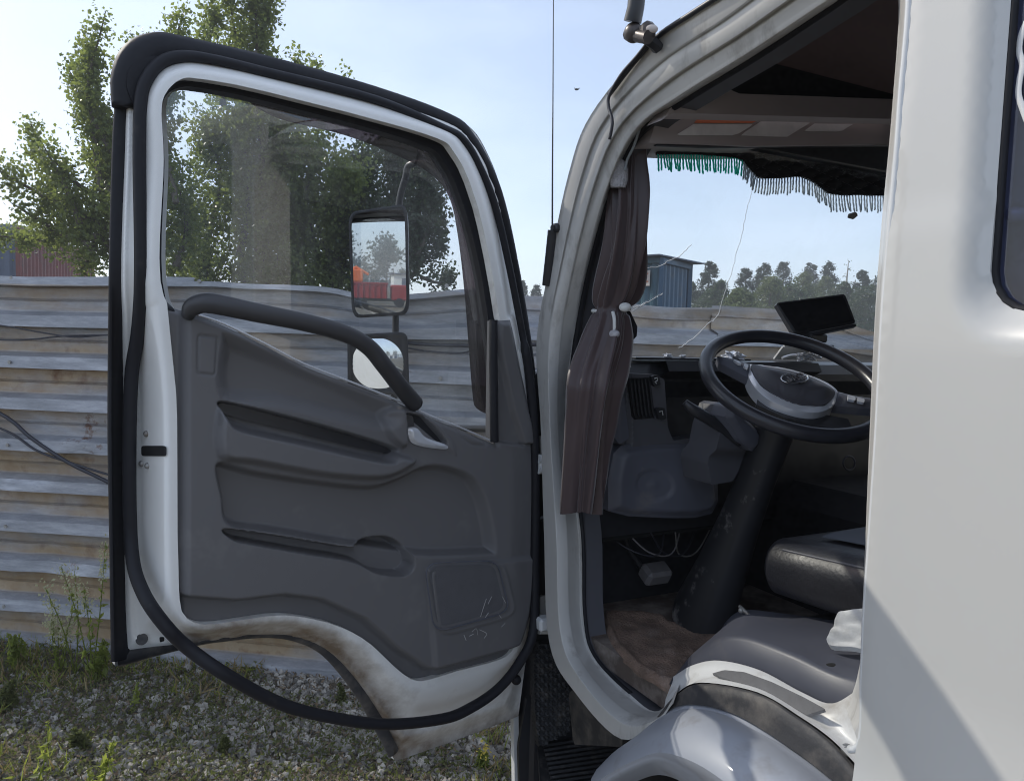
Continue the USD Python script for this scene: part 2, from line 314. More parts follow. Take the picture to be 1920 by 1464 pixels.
def glass(name, tint, gl=1.0, dirt=0., dcol=(.5, .52, .55), dscale=3., base=0., ior=1.52):
    """A pane: light passes, the surface mirrors by Fresnel, dust lies on it in smears."""
    n = {'t': ('transparent_bsdf', {'color': tint}), 'gl': ('glossy_bsdf', {'color': (gl, gl, gl), 'roughness': .015}), 'lw': ('layer_weight', {'blend': .5}), 'pw': ('math', {'math_type': 'power', 'value2': 5.}), 'fr': ('math', {'math_type': 'multiply_add', 'value2': 1 - ((ior - 1) / (ior + 1)) ** 2, 'value3': ((ior - 1) / (ior + 1)) ** 2}), 'mx': ('mix_closure', {}),
         'd': ('diffuse_bsdf', {'color': dcol}), 'tl': ('translucent_bsdf', {'color': dcol}), 'ds': ('mix_closure', {'fac': .5}), 'g': ('geometry', {}), 'mp': ('mapping', {'scale': (1, 1, .35)}), 'n1': ('noise_texture', {'scale': dscale, 'detail': 6, 'roughness': .7, 'distortion': .6}),
         'n2': ('noise_texture', {'scale': 170, 'detail': 2}),
         'r2': ('rgb_ramp', {'ramp': [(.66, (0, 0, 0)), (.74, (1, 1, 1))]}), 'r': ('map_range', {'from_min': .40, 'from_max': .80, 'to_min': base, 'to_max': dirt, 'clamp': True}),
         'sp': ('math', {'math_type': 'multiply_add', 'value2': dirt * .25}), 'm2': ('mix_closure', {})}
    M[name] = usdkit.material(stage, '/World/Looks/' + name, n, [('lw.facing', 'pw.value1'), ('pw.value', 'fr.value1'), ('fr.value', 'mx.fac'), ('t.BSDF', 'mx.closure1'), ('gl.BSDF', 'mx.closure2'), ('g.position', 'mp.vector'), ('mp.vector', 'n1.vector'), ('g.position', 'n2.vector'), ('n2.fac', 'r2.fac'),
        ('n1.fac', 'r.value'), ('r2.color', 'sp.value1'), ('r.result', 'sp.value3'), ('sp.value', 'm2.fac'), ('d.BSDF', 'ds.closure1'), ('tl.BSDF', 'ds.closure2'), ('mx.closure', 'm2.closure1'), ('ds.closure', 'm2.closure2')], surface='m2.closure')
glass('door_glass', (.88, .90, .90), 1.0, .10, (.42, .45, .47), 2.6, .0, ior=1.85)
glass('wind_glass', (.93, .95, .95), .8, .05, (.5, .5, .5), 4)
glass('smoke_glass', (.055, .040, .045), .5, .04, (.2, .18, .18), 5, .02)
glass('rear_glass', (.30, .32, .44), 1.0, .02, (.3, .3, .4), 3)
n = {'p': ('principled_bsdf', {'metallic': 1., 'roughness': .012, 'base_color': (.86, .89, .92)})}
M['mirror'] = usdkit.material(stage, '/World/Looks/mirror', n, [], surface='p.BSDF')

# corrugated sheet: zinc with rust lying in the troughs and weather streaks along the sheet
n = {'g': ('geometry', {}), 'sx': ('separate_xyz', {}), 'o': ('math', {'math_type': 'add', 'value2': -1.01 + 2.08}), 'dv': ('math', {'math_type': 'divide', 'value2': .208}), 'fr': ('math', {'math_type': 'fraction'}),
     'rv': ('rgb_ramp', {'ramp': [(0, (.5, .5, .5)), (.02, (0, 0, 0)), (.36, (0, 0, 0)), (.44, (1, 1, 1)), (1, (1, 1, 1))]}),
     'n1': ('noise_texture', {'scale': 1.0, 'detail': 5, 'roughness': .62}), 'm1': ('mapping', {'scale': (.7, .7, 2.6)}), 'r1': ('rgb_ramp', {'ramp': [(.38, (0, 0, 0)), (.56, (1, 1, 1))]}),
     'n2': ('noise_texture', {'scale': 1.0, 'detail': 8, 'roughness': .78}), 'm2': ('mapping', {'scale': (3.2, 3.2, 20)}), 'r2': ('rgb_ramp', {'ramp': [(.28, (.17, .18, .195)), (.5, (.29, .30, .325)), (.72, (.46, .47, .50))]}),
     'n3': ('noise_texture', {'scale': 9, 'detail': 5, 'roughness': .6}), 'r3': ('rgb_ramp', {'ramp': [(.3, (.27, .18, .10)), (.55, (.35, .27, .18)), (.75, (.16, .08, .038))]}),
     'mu': ('mix_color', {'blend_type': 'multiply', 'fac': 1.}), 'mx': ('mix_color', {}), 'n4': ('noise_texture', {'scale': 3.2, 'detail': 6, 'roughness': .7}), 'r4': ('rgb_ramp', {'ramp': [(.66, (0, 0, 0)), (.72, (1, 1, 1))]}), 'mx2': ('mix_color', {'b': (.12, .05, .022)}),
     'n5': ('noise_texture', {'scale': 26, 'detail': 3}), 'b': ('bump', {'strength': .25, 'distance': .006}), 'p': ('principled_bsdf', {'roughness': .42, 'metallic': .22, 'specular_ior_level': .5})}
M['corrugated'] = usdkit.material(stage, '/World/Looks/corrugated', n, [('g.position', 'sx.vector'), ('sx.z', 'o.value1'), ('o.value', 'dv.value1'), ('dv.value', 'fr.value1'), ('fr.value', 'rv.fac'),
    ('g.position', 'm1.vector'), ('m1.vector', 'n1.vector'), ('n1.fac', 'r1.fac'), ('g.position', 'm2.vector'), ('m2.vector', 'n2.vector'), ('n2.fac', 'r2.fac'), ('g.position', 'n3.vector'), ('n3.fac', 'r3.fac'),
    ('rv.color', 'mu.a'), ('r1.color', 'mu.b'), ('mu.result', 'mx.fac'), ('r2.color', 'mx.a'), ('r3.color', 'mx.b'), ('g.position', 'n4.vector'), ('n4.fac', 'r4.fac'), ('r4.color', 'mx2.fac'), ('mx.result', 'mx2.a'), ('mx2.result', 'p.base_color'),
    ('g.position', 'n5.vector'), ('n5.fac', 'b.height'), ('b.normal', 'p.normal')], surface='p.BSDF')

# ================================================================ GROUND
def gh(x, y): return .05 * (meshkit.fbm(np.stack([x * .7, y * .7, 0 * x], -1), 3, 3) - .5) + .03 * (meshkit.fbm(np.stack([x * 4, y * 4, 0 * x], -1), 2, 5) - .5)
xs = np.concatenate([np.linspace(-900, -8, 14), np.linspace(-7, 3, 90), np.linspace(4, 900, 14)]); ys = np.concatenate([np.linspace(-900, -1, 14), np.linspace(0, 5, 60), np.linspace(6, 900, 14)])
X, Y = np.meshgrid(xs, ys); w = S(0, 1, X + 7) * S(0, 1, 4 - X) * S(0, 1, Y) * S(0, 1, 6 - Y)
rows = np.stack([X, Y, gh(X, Y) * w - .01], -1)
obj('ground', loft(rows), 'ground', smooth=True, kind='structure')

FA0, FA1 = np.array([-2.61, 3.80]), np.array([-.81, 3.53]); fd = (FA1 - FA0) / np.linalg.norm(FA1 - FA0); fnrm = np.array([fd[1], -fd[0]])  # towards the camera
FC = FA0 + fd * 2.62                                                                  # where the fence turns away
def fence_y(x): return FA0[1] + (x - FA0[0]) * fd[1] / fd[0]

# ---------------------------------------------------------------- gravel: thousands of stones
def stone(seed):
    r = np.random.default_rng(seed); m = trimesh.creation.icosphere(1, 1.); m.vertices *= 1 + .28 * r.normal(size=(len(m.vertices), 1)); m.vertices *= r.uniform(.55, 1.1, 3); return m
pi = UsdGeom.PointInstancer.Define(stage, '/World/gravel_stones'); protos = []
for k in range(6):
    q = usdkit.mesh(stage, f'/World/gravel_stones/stone_{k + 1:03d}' if k else '/World/gravel_stones/stone', stone(40 + k), M['stone']); protos.append(q.GetPath())
pi.CreatePrototypesRel().SetTargets(protos)
NS = 15000; sx = rng.uniform(-3.6, 1.0, NS * 2); sy = rng.uniform(2.2, 4.0, NS * 2)
den = meshkit.fbm(np.stack([sx * 1.3, sy * 1.3, 0 * sx], -1), 3, 9); keep = (sy < fence_y(sx) - .02) & (rng.random(NS * 2) < np.clip(.10 + .95 * np.exp(-(((sx + .95) / .75) ** 2 + ((sy - 3.15) / .55) ** 2)) + .9 * (sx > -.35) + .30 * (den > .5), 0, .95))
sx, sy = sx[keep][:NS], sy[keep][:NS]; sc = .006 + .012 * rng.random(len(sx)) ** 1.8 + .010 * (rng.random(len(sx)) < .06)
sz = gh(sx, sy) + sc * .3 - .008
ori = rng.normal(size=(len(sx), 4)); ori /= np.linalg.norm(ori, axis=1, keepdims=True)
pi.CreatePositionsAttr(Vt.Vec3fArray.FromNumpy(np.stack([sx, sy, sz], 1).astype(np.float32))); pi.CreateProtoIndicesAttr(Vt.IntArray.FromNumpy(rng.integers(0, 6, len(sx)).astype(np.int32)))
pi.CreateOrientationsAttr(Vt.QuathArray([Gf.Quath(float(a), float(b), float(c), float(d)) for a, b, c, d in ori])); pi.CreateScalesAttr(Vt.Vec3fArray.FromNumpy(np.repeat(sc[:, None], 3, 1).astype(np.float32)))
tag(pi.GetPrim(), 'grey crushed stone gravel spread at the foot of the metal fence', 'gravel', kind='stuff')

def leaves(pos, size, r, up=.0, shape=1.6, nrm=None):
    """Leaf blades: four-sided, folded a little along the midrib. pos n x 3."""
    n = len(pos); d = r.normal(size=(n, 3)); d[:, 2] += up; d /= np.linalg.norm(d, axis=1, keepdims=True) + 1e-9
    q = r.normal(size=(n, 3)); s = np.cross(d, q); s /= np.linalg.norm(s, axis=1, keepdims=True) + 1e-9; k = np.cross(d, s)
    L = (np.asarray(size) * r.uniform(.6, 1.25, n))[:, None]; w = L / shape
    a, b = pos - d * L * .5, pos + d * L * .5; c1, c2 = pos + s * w * .5 + k * w * .15 - d * L * .1, pos - s * w * .5 + k * w * .15 - d * L * .1
    v = np.stack([a, c1, b, c2], 1).reshape(-1, 3); i = np.arange(n)[:, None] * 4
    return trimesh.Trimesh(v, np.vstack([i + [0, 1, 2], i + [0, 2, 3]]), process=False)
# low green growth and dry litter between the stones
n = 44000; gx = rng.uniform(-4, 1.0, n); gy = rng.uniform(2.2, 3.9, n); de = meshkit.fbm(np.stack([gx * 1.6, gy * 1.6, 0 * gx], -1), 3, 21)
k = (gy < fence_y(gx) - .02) & (de + .16 * (gx < -1.5) + .30 * np.exp(-((fence_y(gx) - gy) / .16) ** 2) * (gx < -1.3) + .12 * (gx < -1.7) - .13 * (gx > -1.2) > .468 + .1 * rng.random(n)); p = np.stack([gx, gy, gh(gx, gy) + .035 * rng.random(n) ** 1.5 + .004], 1)[k]
obj('ground_weeds', leaves(p, .021, rng, .8, 2.4), 'ground_leaf', label='low green weeds creeping over the gravel by the fence', cat='ground cover', kind='stuff')
n = 9000; gx = rng.uniform(-4, .2, n); gy = rng.uniform(2.3, 3.9, n); dd = fence_y(gx) - gy; k = (dd > .01) & (meshkit.fbm(np.stack([gx * 3, gy * 3, 0 * gx], -1), 2, 33) + .26 * np.exp(-(dd / .14) ** 2) + .12 * (gx < -1.7) - .10 * (gx > -1.1) > .60)
p = np.stack([gx, gy, gh(gx, gy) + .025], 1)[k]; h2 = len(p) // 2
obj('green_grass', leaves(p[:h2], .085, rng, 2.2, 11.), 'weed_leaf', label='thin green grass blades along the foot of the fence', cat='grass', kind='stuff')
obj('dry_grass', leaves(p[h2:], .095, rng, 1.6, 13.), 'dry_blade', label='dry yellow grass stalks among the gravel', cat='grass', kind='stuff')
n = 11000; p = np.stack([rng.uniform(-3.6, 1, n), rng.uniform(2.2, 3.9, n)], 1); p = p[p[:, 1] < fence_y(p[:, 0]) - .02]
obj('dry_litter', leaves(np.column_stack([p, gh(p[:, 0], p[:, 1]) + .014]), .028, rng, 0, 3.6), 'litter', label='dry brown leaves and stems littering the gravel', cat='litter', kind='stuff')

M['haze'] = usdkit.material(stage, '/World/Looks/haze', {'v': ('principled_volume', {'color': (.93, .95, 1.), 'density': .0017, 'anisotropy': .35})}, [], volume='v.volume')
obj('haze', trimesh.creation.box(bounds=[(-170, -230, -1.2), (170, 170, 14)]), 'haze', kind='stuff')
# ================================================================ FENCE of lying corrugated sheets
def prof(z):
    f = ((z - 1.01) / .208) % 1.0
    return np.interp(f, [0, .02, .30, .40, .655, .69, .725, .95, 1], [.0, .058, .056, 0, 0, .009, 0, .002, 0]) 
def fence_sheet(p0, d, nrm, t0, t1, z0, z1, seed, proud=0., crumple=0.):
    zz = []
    z = z0
    fr = np.array([0, .02, .30, .40, .655, .69, .725, .95])
    ks = np.arange(-8, 12); allz = np.sort((1.01 + .208 * (ks[:, None] + fr[None])).ravel()); zz = np.concatenate([[z0], allz[(allz > z0 + .004) & (allz < z1 - .004)], [z1]])
    zz = np.unique(np.concatenate([zz, (zz[1:] + zz[:-1]) / 2])); tt = np.linspace(t0, t1, max(int((t1 - t0) / .05), 8))
    T, Z = np.meshgrid(tt, zz)
    q = np.stack([T * 1.3, Z * 3., 0 * T + seed * 7.7], -1); wob = (meshkit.fbm(q, 3, seed) - .5); q2 = np.stack([T * 4, Z * 9., 0 * T + seed], -1); dent = np.maximum(meshkit.noise(q2, seed + 3) - .72, 0)
    out = prof(Z) + (.011 * wob) - .07 * dent + proud; dz = .013 * (meshkit.fbm(np.stack([T * 1.1, 0 * T, 0 * T + seed * 3.1], -1), 2, seed + 5) - .5)
    cm = crumple * S(z1 - .35, z1, Z) * np.exp(-((T - (t0 + t1) / 2 - .25) / .35) ** 2); dz = dz - cm * .10 + .03 * crumple * S(z1 - .2, z1, Z) * (meshkit.noise(np.stack([T * 5, 0 * T, 0 * T + seed], -1), 8) - .5); out = out + cm * .10
    v = np.stack([p0[0] + d[0] * T + nrm[0] * out, p0[1] + d[1] * T + nrm[1] * out, Z + dz], -1)
    front = loft(v); back = loft(v[::-1] - np.array([nrm[0], nrm[1], 0]) * .0015)
    return join([front, back])
fence = thing('metal_fence', (FA0[0], FA0[1], 0), 'long rusty fence of lying corrugated sheets behind the open truck door', 'fence')
tl = [-5.6, -3.1, -1.25, .80, 2.62]
for i in range(4):
    obj('sheet', fence_sheet(FA0, fd, fnrm, tl[i], tl[i + 1] + (.06 if i < 3 else 0), -.03, 1.03, 11 + i, .004 * (i % 2)), 'corrugated', fence, smooth=25)
    obj('sheet', fence_sheet(FA0, fd, fnrm, tl[i] + .25 * (i > 0), tl[i + 1] + .31 * (i < 3), .98, (1.875, 1.885, 1.89, 1.87)[i], 31 + i, .010 + .004 * (i % 2), (.3, .15, .1, .5)[i]), 'corrugated', fence, smooth=25)
for t in (-5.5, -3.0, -.9, 1.1, 2.55): obj('post', rbox((*(FA0 + fd * t - fnrm * .05), .93), (.06, .06, 1.82), bev=.1), 'steel', fence)
for t in (-5.5, -3.0, -2.2, -.9, .1, 1.1, 2.3):
    for k in range(-4, 5, 2):
        z = 1.01 + .208 * k + .03; p = FA0 + fd * (t + .01 * k) + fnrm * .072; obj('nail', cyl((*p, z), (*(p + fnrm * .006), z), .009, 8), 'steel', fence)
bd = np.array([.90, .43]); bd /= np.linalg.norm(bd); bn = np.array([bd[1], -bd[0]])
fence2 = thing('metal_fence', (FC[0], FC[1], 0), 'crumpled corrugated metal fence seen through the cracked windscreen', 'fence')
tb = [0.02, 1.15, 3.1, 5.4]
for i in range(3):
    obj('sheet', fence_sheet(FC, bd, bn, tb[i], tb[i + 1] + .06, -.03, 1.03, 51 + i, .004 * (i % 2)), 'corrugated', fence2, smooth=25)
    obj('sheet', fence_sheet(FC, bd, bn, tb[i], tb[i + 1] + .06, .98, (1.84, 1.83, 1.80)[i], 61 + i, .010 + .004 * (i % 2), (.2, 1., .4)[i]), 'corrugated', fence2, smooth=25)
for t in (.1, 1.2, 3.0, 5.3): obj('post', rbox((*(FC + bd * t - bn * .05), .9), (.06, .06, 1.76), bev=.1), 'steel', fence2)
def fpt(px, py, o=.07):
    return hit(px, py, np.array([FA0[0] + fnrm[0] * o, FA0[1] + fnrm[1] * o, 0]), np.array([fnrm[0], fnrm[1], 0]))
for pl, r, lab in (([(-900, 560), (-600, 590), (-350, 640), (-160, 700), (0, 775), (60, 822), (130, 868), (205, 905), (300, 960), (450, 1040), (600, 1150), (660, 1240)], .0095, 'thick black cable sagging diagonally across the fence left of the door'),
                   ([(-900, 590), (-600, 640), (-350, 705), (-160, 760), (0, 803), (70, 845), (140, 870), (205, 890), (300, 915), (480, 1010), (640, 1180)], .006, 'thinner black cable crossing under the thick one on the fence'),
                   ([(-900, 600), (-500, 622), (-120, 628), (0, 637), (60, 636), (120, 630), (205, 628), (300, 626)], .004, 'thin dark wire strung level along the upper fence, left of the door'),
                   ([(-900, 560), (-500, 585), (-100, 600), (0, 610), (70, 622), (140, 632), (205, 628), (296, 630)], .0035, 'thin dark wire drooping to join the level one, left of the door')):
    obj('cable', tube(spl([fpt(x, y) for x, y in pl], 8), r, 8), 'cable', smooth=True, label=lab, cat='cable')
for pl, r, lab in (([(740, 640), (800, 646), (900, 648), (1000, 646), (1060, 646)], .008, 'black cable along the fence seen behind the mirrors'), ([(740, 648), (800, 658), (860, 662), (900, 655), (980, 652)], .004, 'thin sagging wire under the cable behind the mirrors')):
    obj('cable', tube(spl([fpt(x, y) for x, y in pl], 8), r, 8), 'cable', smooth=True, label=lab, cat='cable')

# ================================================================ BACKGROUND
def container(name, corners, z0, z1, mats, label, cat='container', ribs=.28, roof=True, parts=()):
    """Corners: plan points of the visible faces, in order; ribbed walls, rails at top and foot, a roof."""
    c = np.array(corners, float); t = thing(name, (*c[0], z0), label, cat); m = c.mean(0)
    for i in range(len(c)):
        a, b = c[i], c[(i + 1) % len(c)]; L = np.linalg.norm(b - a); d = (b - a) / L; nn = np.array([d[1], -d[0]]); nn = nn if nn @ ((a + b) / 2 - m) > 0 else -nn
        k = max(int(L / ribs), 2) * 4; s = np.linspace(0, L, k + 1); o = np.where((np.arange(k + 1) % 4) < 2, .0, -.04)
        lo = np.stack([a[0] + d[0] * s + nn[0] * o, a[1] + d[1] * s + nn[1] * o, 0 * s + z0], 1); hi = lo + [0, 0, z1 - z0]
        obj('wall', loft([lo, hi]), mats[i % len(mats)], t)
        for z in (z0 + .06, z1 - .06): obj('rail', rbox((*((a + b) / 2 + nn * .01), z), (L, .08, .12), np.array([[d[0], d[1], 0], [nn[0], nn[1], 0], [0, 0, 1]])), mats[i % len(mats)], t)
        obj('corner_post', rbox((*a, (z0 + z1) / 2), (.11, .11, z1 - z0 + .01)), mats[i % len(mats)], t)
    v = np.column_stack([c, np.full(len(c), z1)]); obj('roof', trimesh.convex.convex_hull(np.vstack([v, v + [0, 0, .05]])), mats[0], t)
    return t
# blue box on the far side, its edge towards us
D = 18.; e0 = gz(1238, 640, 1.65); 
def farp(px, dist): r = ray(px, 640.); r = r / np.linalg.norm(r[:2]); return (C + r * dist)[:2]
bc = [farp(1108, 18.6), farp(1234, 17.6), farp(1288, 19.2)]; bc.append(bc[0] + bc[2] - bc[1])
blue = container('blue_container', bc, 0.6, 3.56, ['teal_metal', 'blue_metal', 'blue_metal', 'blue_metal'], 'tall blue metal container with a paper notice, beyond the fence', ribs=.22)
d = (bc[1] - bc[0]); d /= np.linalg.norm(d); nn = np.array([d[1], -d[0]]); nn = nn if nn @ (np.array([0, 0]) - bc[0]) > 0 else -nn
pc = bc[0] + (bc[1] - bc[0]) * .80 + nn * .05; axp = np.array([[d[0], d[1], 0], [nn[0], nn[1], 0], [0, 0, 1]])
po = obj('notice', rbox((*pc, 3.1), (.24, .01, .36), axp), 'poster', blue)
for zz, ww, hh in ((3.20, .15, .03), (3.12, .10, .05), (3.02, .17, .025)): obj('print_mark', rbox((*(pc + nn * .008), zz), (ww, .004, hh), axp), 'poster_print', po)
obj('roof_cap', rbox((*((bc[0] + bc[2]) / 2), 3.60), (2.22, 2.22, .03), axp), 'slate_metal', blue)
rc = [farp(-330, 26), farp(38, 24), farp(175, 31)]; rc.append(rc[0] + rc[2] - rc[1])
red = container('red_container', rc, .0, 4.2, ['slate_metal', 'red_metal', 'red_metal', 'red_metal'], 'dull red container behind the fence at far left, with loose wire on top', ribs=.3)
wp = []
for t in np.linspace(0, 1, 60): q = rc[1] + (rc[2] - rc[1]) * t; wp.append([q[0], q[1], 4.33 + .12 * math.sin(t * 40) + .05 * math.sin(t * 91)])
obj('wire', tube(wp, .012, 5), 'steel', red)

# ---------------------------------------------------------------- trees
def limb_tree(name, base, trunk_r, sprays, label, leafm, nleaf, size, seed, bark='bark', group=None, cat='tree', width=.45):
    """sprays: (root, tip, radius): limbs that carry the leaves, upright shoots at their ends."""
    r = np.random.default_rng(seed); t = thing(name, base, label, cat, group); base = np.asarray(base, float)
    top = max((s[1] for s in sprays), key=lambda q: q[2]); mid = np.mean([s[0] for s in sprays], 0)
    obj('trunk', tube(spl([base - [0, 0, .2], base * .6 + mid * .4 + [r.normal() * .1, 0, 0], mid, mid * .3 + top * .7], 6), np.linspace(trunk_r, trunk_r * .15, 19), 8), bark, t, smooth=True)
    L = np.array([np.linalg.norm(s[1] - s[0]) * s[2] ** 1.5 for s in sprays]); cnt = (nleaf * L / L.sum()).astype(int); P = []
    for (a, b, w), n in zip(sprays, cnt):
        a, b = np.asarray(a, float), np.asarray(b, float); bend = r.normal(size=3) * .08 * np.linalg.norm(b - a)
        c = spl([a, (a + b) / 2 + bend, b], 6); obj('limb', tube(c, np.linspace(.035 + w * .05, .008, len(c)), 5), bark, t, smooth=True)
        ns = max(int(n / 28), 3); u = r.random(ns) ** .75                                    # twigs along the limb, a cluster of leaves on each
        q = a[None] + (b - a)[None] * u[:, None] + bend * (4 * u * (1 - u))[:, None]; rad = w * (1.05 - .72 * u) * r.random(ns) ** .45
        dd = r.normal(size=(ns, 3)); dd /= np.linalg.norm(dd, axis=1, keepdims=True); q = q + dd * rad[:, None]; tw = dd * .5 + [0, 0, .9]; tw /= np.linalg.norm(tw, axis=1, keepdims=True)
        k = 28; s = r.uniform(-.5, .5, (ns, k)); cl = q[:, None] + tw[:, None] * s[..., None] * (.20 + .55 * w) + r.normal(size=(ns, k, 3)) * .055 * (1 + w); P.append(cl.reshape(-1, 3))
    obj('crown', leaves(np.vstack(P), size, r, .1, 1.25), leafm, t)
    return t
def tp(px, py, dist, jit=0., r=rng): return wy(px, py, dist + (r.normal() * jit if jit else 0))
r1 = np.random.default_rng(5)
def sp(l, dist, jit, px2m): return [(tp(a[0], a[1], dist, jit, r1), tp(b[0], b[1], dist, jit, r1), w * px2m) for a, b, w in l]
DA = 13.; k_ = DA / F
sA = [((240, 330), (198, 22), 34), ((225, 400), (128, 130), 42), ((215, 430), (58, 232), 36), ((200, 430), (-40, 300), 48), ((200, 445), (-30, 440), 42), ((250, 480), (165, 470), 46), ((255, 330), (262, 78), 44), ((300, 300), (345, 20), 42),
      ((200, 380), (100, 300), 44), ((210, 470), (185, 400), 60), ((250, 430), (210, 230), 66), ((300, 480), (300, 250), 72), ((170, 420), (90, 380), 46), ((330, 380), (390, 62), 40), ((180, 440), (150, 510), 34), ((240, 300), (160, 190), 40),
      ((330, 500), (330, 330), 70), ((190, 360), (165, 90), 36), ((150, 420), (80, 270), 40), ((120, 440), (20, 380), 36), ((210, 330), (225, 130), 40), ((230, 400), (190, 300), 56), ((170, 460), (60, 420), 30), ((260, 300), (300, 110), 40), ((-40, 470), (-150, 330), 50)]
limb_tree('poplar_tree', np.array([*wy(245, 620, DA)[:2], 0]), .20, sp(sA, DA, .5, k_), 'sunlit yellow green poplar beyond the fence left of the door', 'poplar_leaf', 34000, .074, 3)
DB = 15.; k_ = DB / F
sB = [((450, 300), (425, -40), 48), ((470, 250), (470, -70), 60), ((490, 260), (528, -40), 44), ((500, 300), (560, 105), 34), ((530, 300), (595, 118), 28), ((560, 300), (655, 142), 22), ((450, 480), (450, 200), 90), ((540, 490), (520, 220), 100), ((380, 480), (380, 240), 84),
      ((600, 500), (600, 260), 90), ((480, 520), (480, 330), 100), ((360, 520), (350, 400), 80), ((640, 520), (660, 320), 80), ((420, 200), (400, 20), 40), ((560, 500), (560, 380), 90), ((400, 570), (380, 480), 60), ((500, 570), (520, 480), 70), ((600, 570), (610, 485), 60), ((450, 570), (460, 500), 70), ((340, 570), (332, 480), 55), ((660, 570), (680, 500), 50), ((550, 570), (560, 490), 60)]
limb_tree('poplar_tree', np.array([*wy(500, 620, DB)[:2], 0]), .22, sp(sB, DB, .7, k_), 'tallest poplar, its top rising above the door frame', 'poplar_leaf', 52000, .086, 4)
DC = 16.; k_ = DC / F
sC = [((720, 500), (690, 290), 70), ((740, 500), (745, 270), 66), ((760, 500), (790, 300), 56), ((780, 480), (822, 345), 40), ((770, 520), (830, 460), 34), ((790, 520), (850, 505), 24), ((700, 520), (700, 420), 80), ((740, 520), (760, 430), 60), ((640, 520), (650, 350), 70), ((800, 440), (838, 400), 22)]
limb_tree('dark_tree', np.array([*wy(735, 620, DC)[:2], 0]), .18, sp(sC, DC, .7, k_), 'dark leafy tree behind the fence, framed by the door mirror', 'dark_leaf', 26000, .092, 8)

def far_tree(name, px, py_top, dist, w_px, label, leafm='pine_needle', seed=1, kind='pine', group=None, base_px=600, n=8000, bare=False):
    r = np.random.default_rng(seed); k = dist / F; b = wy(px, 640, dist); b[2] = 0; top = wy(px, py_top, dist); hh = top[2]; W = w_px * k / 2
    t = thing(name, b, label, 'tree', group)
    obj('trunk', tube(spl([b, b + [r.normal() * .1, 0, hh * .5], b + [0, 0, hh * .96]], 5), np.linspace(.16 + .012 * hh, .03, 11), 6), 'birch_bark' if bare else 'bark', t, smooth=True)
    P = []
    nc = 110
    for i in range(nc):
        u = (i + r.random()) / nc; z = hh * (.12 + .88 * u); rad = W * ((1 - u) ** .55 * 1.0 + .06) * 1.25 * (1 if kind != 'pine' else (.75 + .5 * r.random())); a = r.uniform(0, 6.283); c = b + [math.cos(a) * rad * .72, math.sin(a) * rad * .72, z]
        s = (.15 + .13 * r.random()) * (W + .5) * (1.2 - .92 * u); m = int(n / nc); q = r.normal(size=(m, 3)) * .75
        P.append(c + q * s * [1.35, 1.35, .85])
        if i % 9 == 0: obj('branch', tube([b + [0, 0, z - .15 * W], c], [.04, .015], 4), 'birch_bark' if bare else 'bark', t)
    P = np.vstack(P)
    if bare: P = P[r.random(len(P)) < .10]
    obj('crown', leaves(P, .12 + .03 * W if kind == 'pine' else .17, r, .2, 1.6), leafm, t)
FG = 'pines of the wood beyond the fence'
for i, (px, py, dist, w, lab, lm, kd) in enumerate([
    (1325, 492, 55, 62, 'dark spiky pine just right of the blue container', 'pine_needle', 'pine'), (1345, 528, 50, 60, 'low rounded bush right of the spiky pine', 'dark_leaf', 'oak'), (1392, 505, 62, 54, 'pine behind the long windscreen crack', 'pine_needle', 'pine'), (1425, 496, 66, 60, 'broad dark pine left of the twin tops', 'pine_needle', 'pine'),
    (1462, 492, 70, 58, 'pine with a pointed top behind the pale tree', 'pine_needle', 'pine'), (1440, 522, 48, 92, 'pale green broad tree in front of the wood', 'light_leaf', 'oak'), (1500, 512, 58, 70, 'grey green tree right of the pale tree', 'light_leaf', 'oak'), (1512, 494, 74, 52, 'distant pine above the dashboard monitor', 'pine_needle', 'pine'), (1545, 492, 72, 56, 'second pine above the dashboard monitor, left of the bare birch', 'pine_needle', 'pine'),
    (1610, 508, 60, 56, 'dark pine at the right end of the wood', 'pine_needle', 'pine'), (1650, 505, 62, 60, 'last pine beside the door post', 'pine_needle', 'pine'), (1575, 530, 52, 70, 'low leafy tree above the monitor right side', 'dark_leaf', 'oak'),
    (975, 527, 70, 40, 'small dark pine left of the pair in the gap by the door', 'pine_needle', 'pine'), (1003, 535, 74, 36, 'right one of the small pines in the gap by the door', 'pine_needle', 'pine'), (1290, 530, 58, 50, 'shrubby tree at the corner of the blue container', 'dark_leaf', 'oak'), (1385, 545, 46, 110, 'olive shrub below the windscreen crack', 'light_leaf', 'oak'), (1480, 540, 50, 120, 'dark thicket under the pale tree', 'dark_leaf', 'oak'), (1620, 540, 50, 110, 'dark thicket behind the monitor', 'dark_leaf', 'oak'), (1330, 545, 52, 90, 'dark thicket beside the blue container', 'dark_leaf', 'oak'), (1540, 520, 64, 70, 'grey green tree in the gap under the bare birch', 'light_leaf', 'oak'),
    (940, 545, 75, 34, 'faint pine top just past the door edge', 'pine_needle', 'pine'), (1100, 530, 72, 50, 'pine seen between door post and grab bar', 'pine_needle', 'pine')]):
    far_tree('pine_tree' if kd == 'pine' else 'leafy_tree', px, py, dist, w, lab, lm, 100 + i, kd)
far_tree('bare_tree', 1582, 484, 56, 34, 'thin bare birch standing above the wood', 'light_leaf', 140, 'oak', bare=True, n=700)

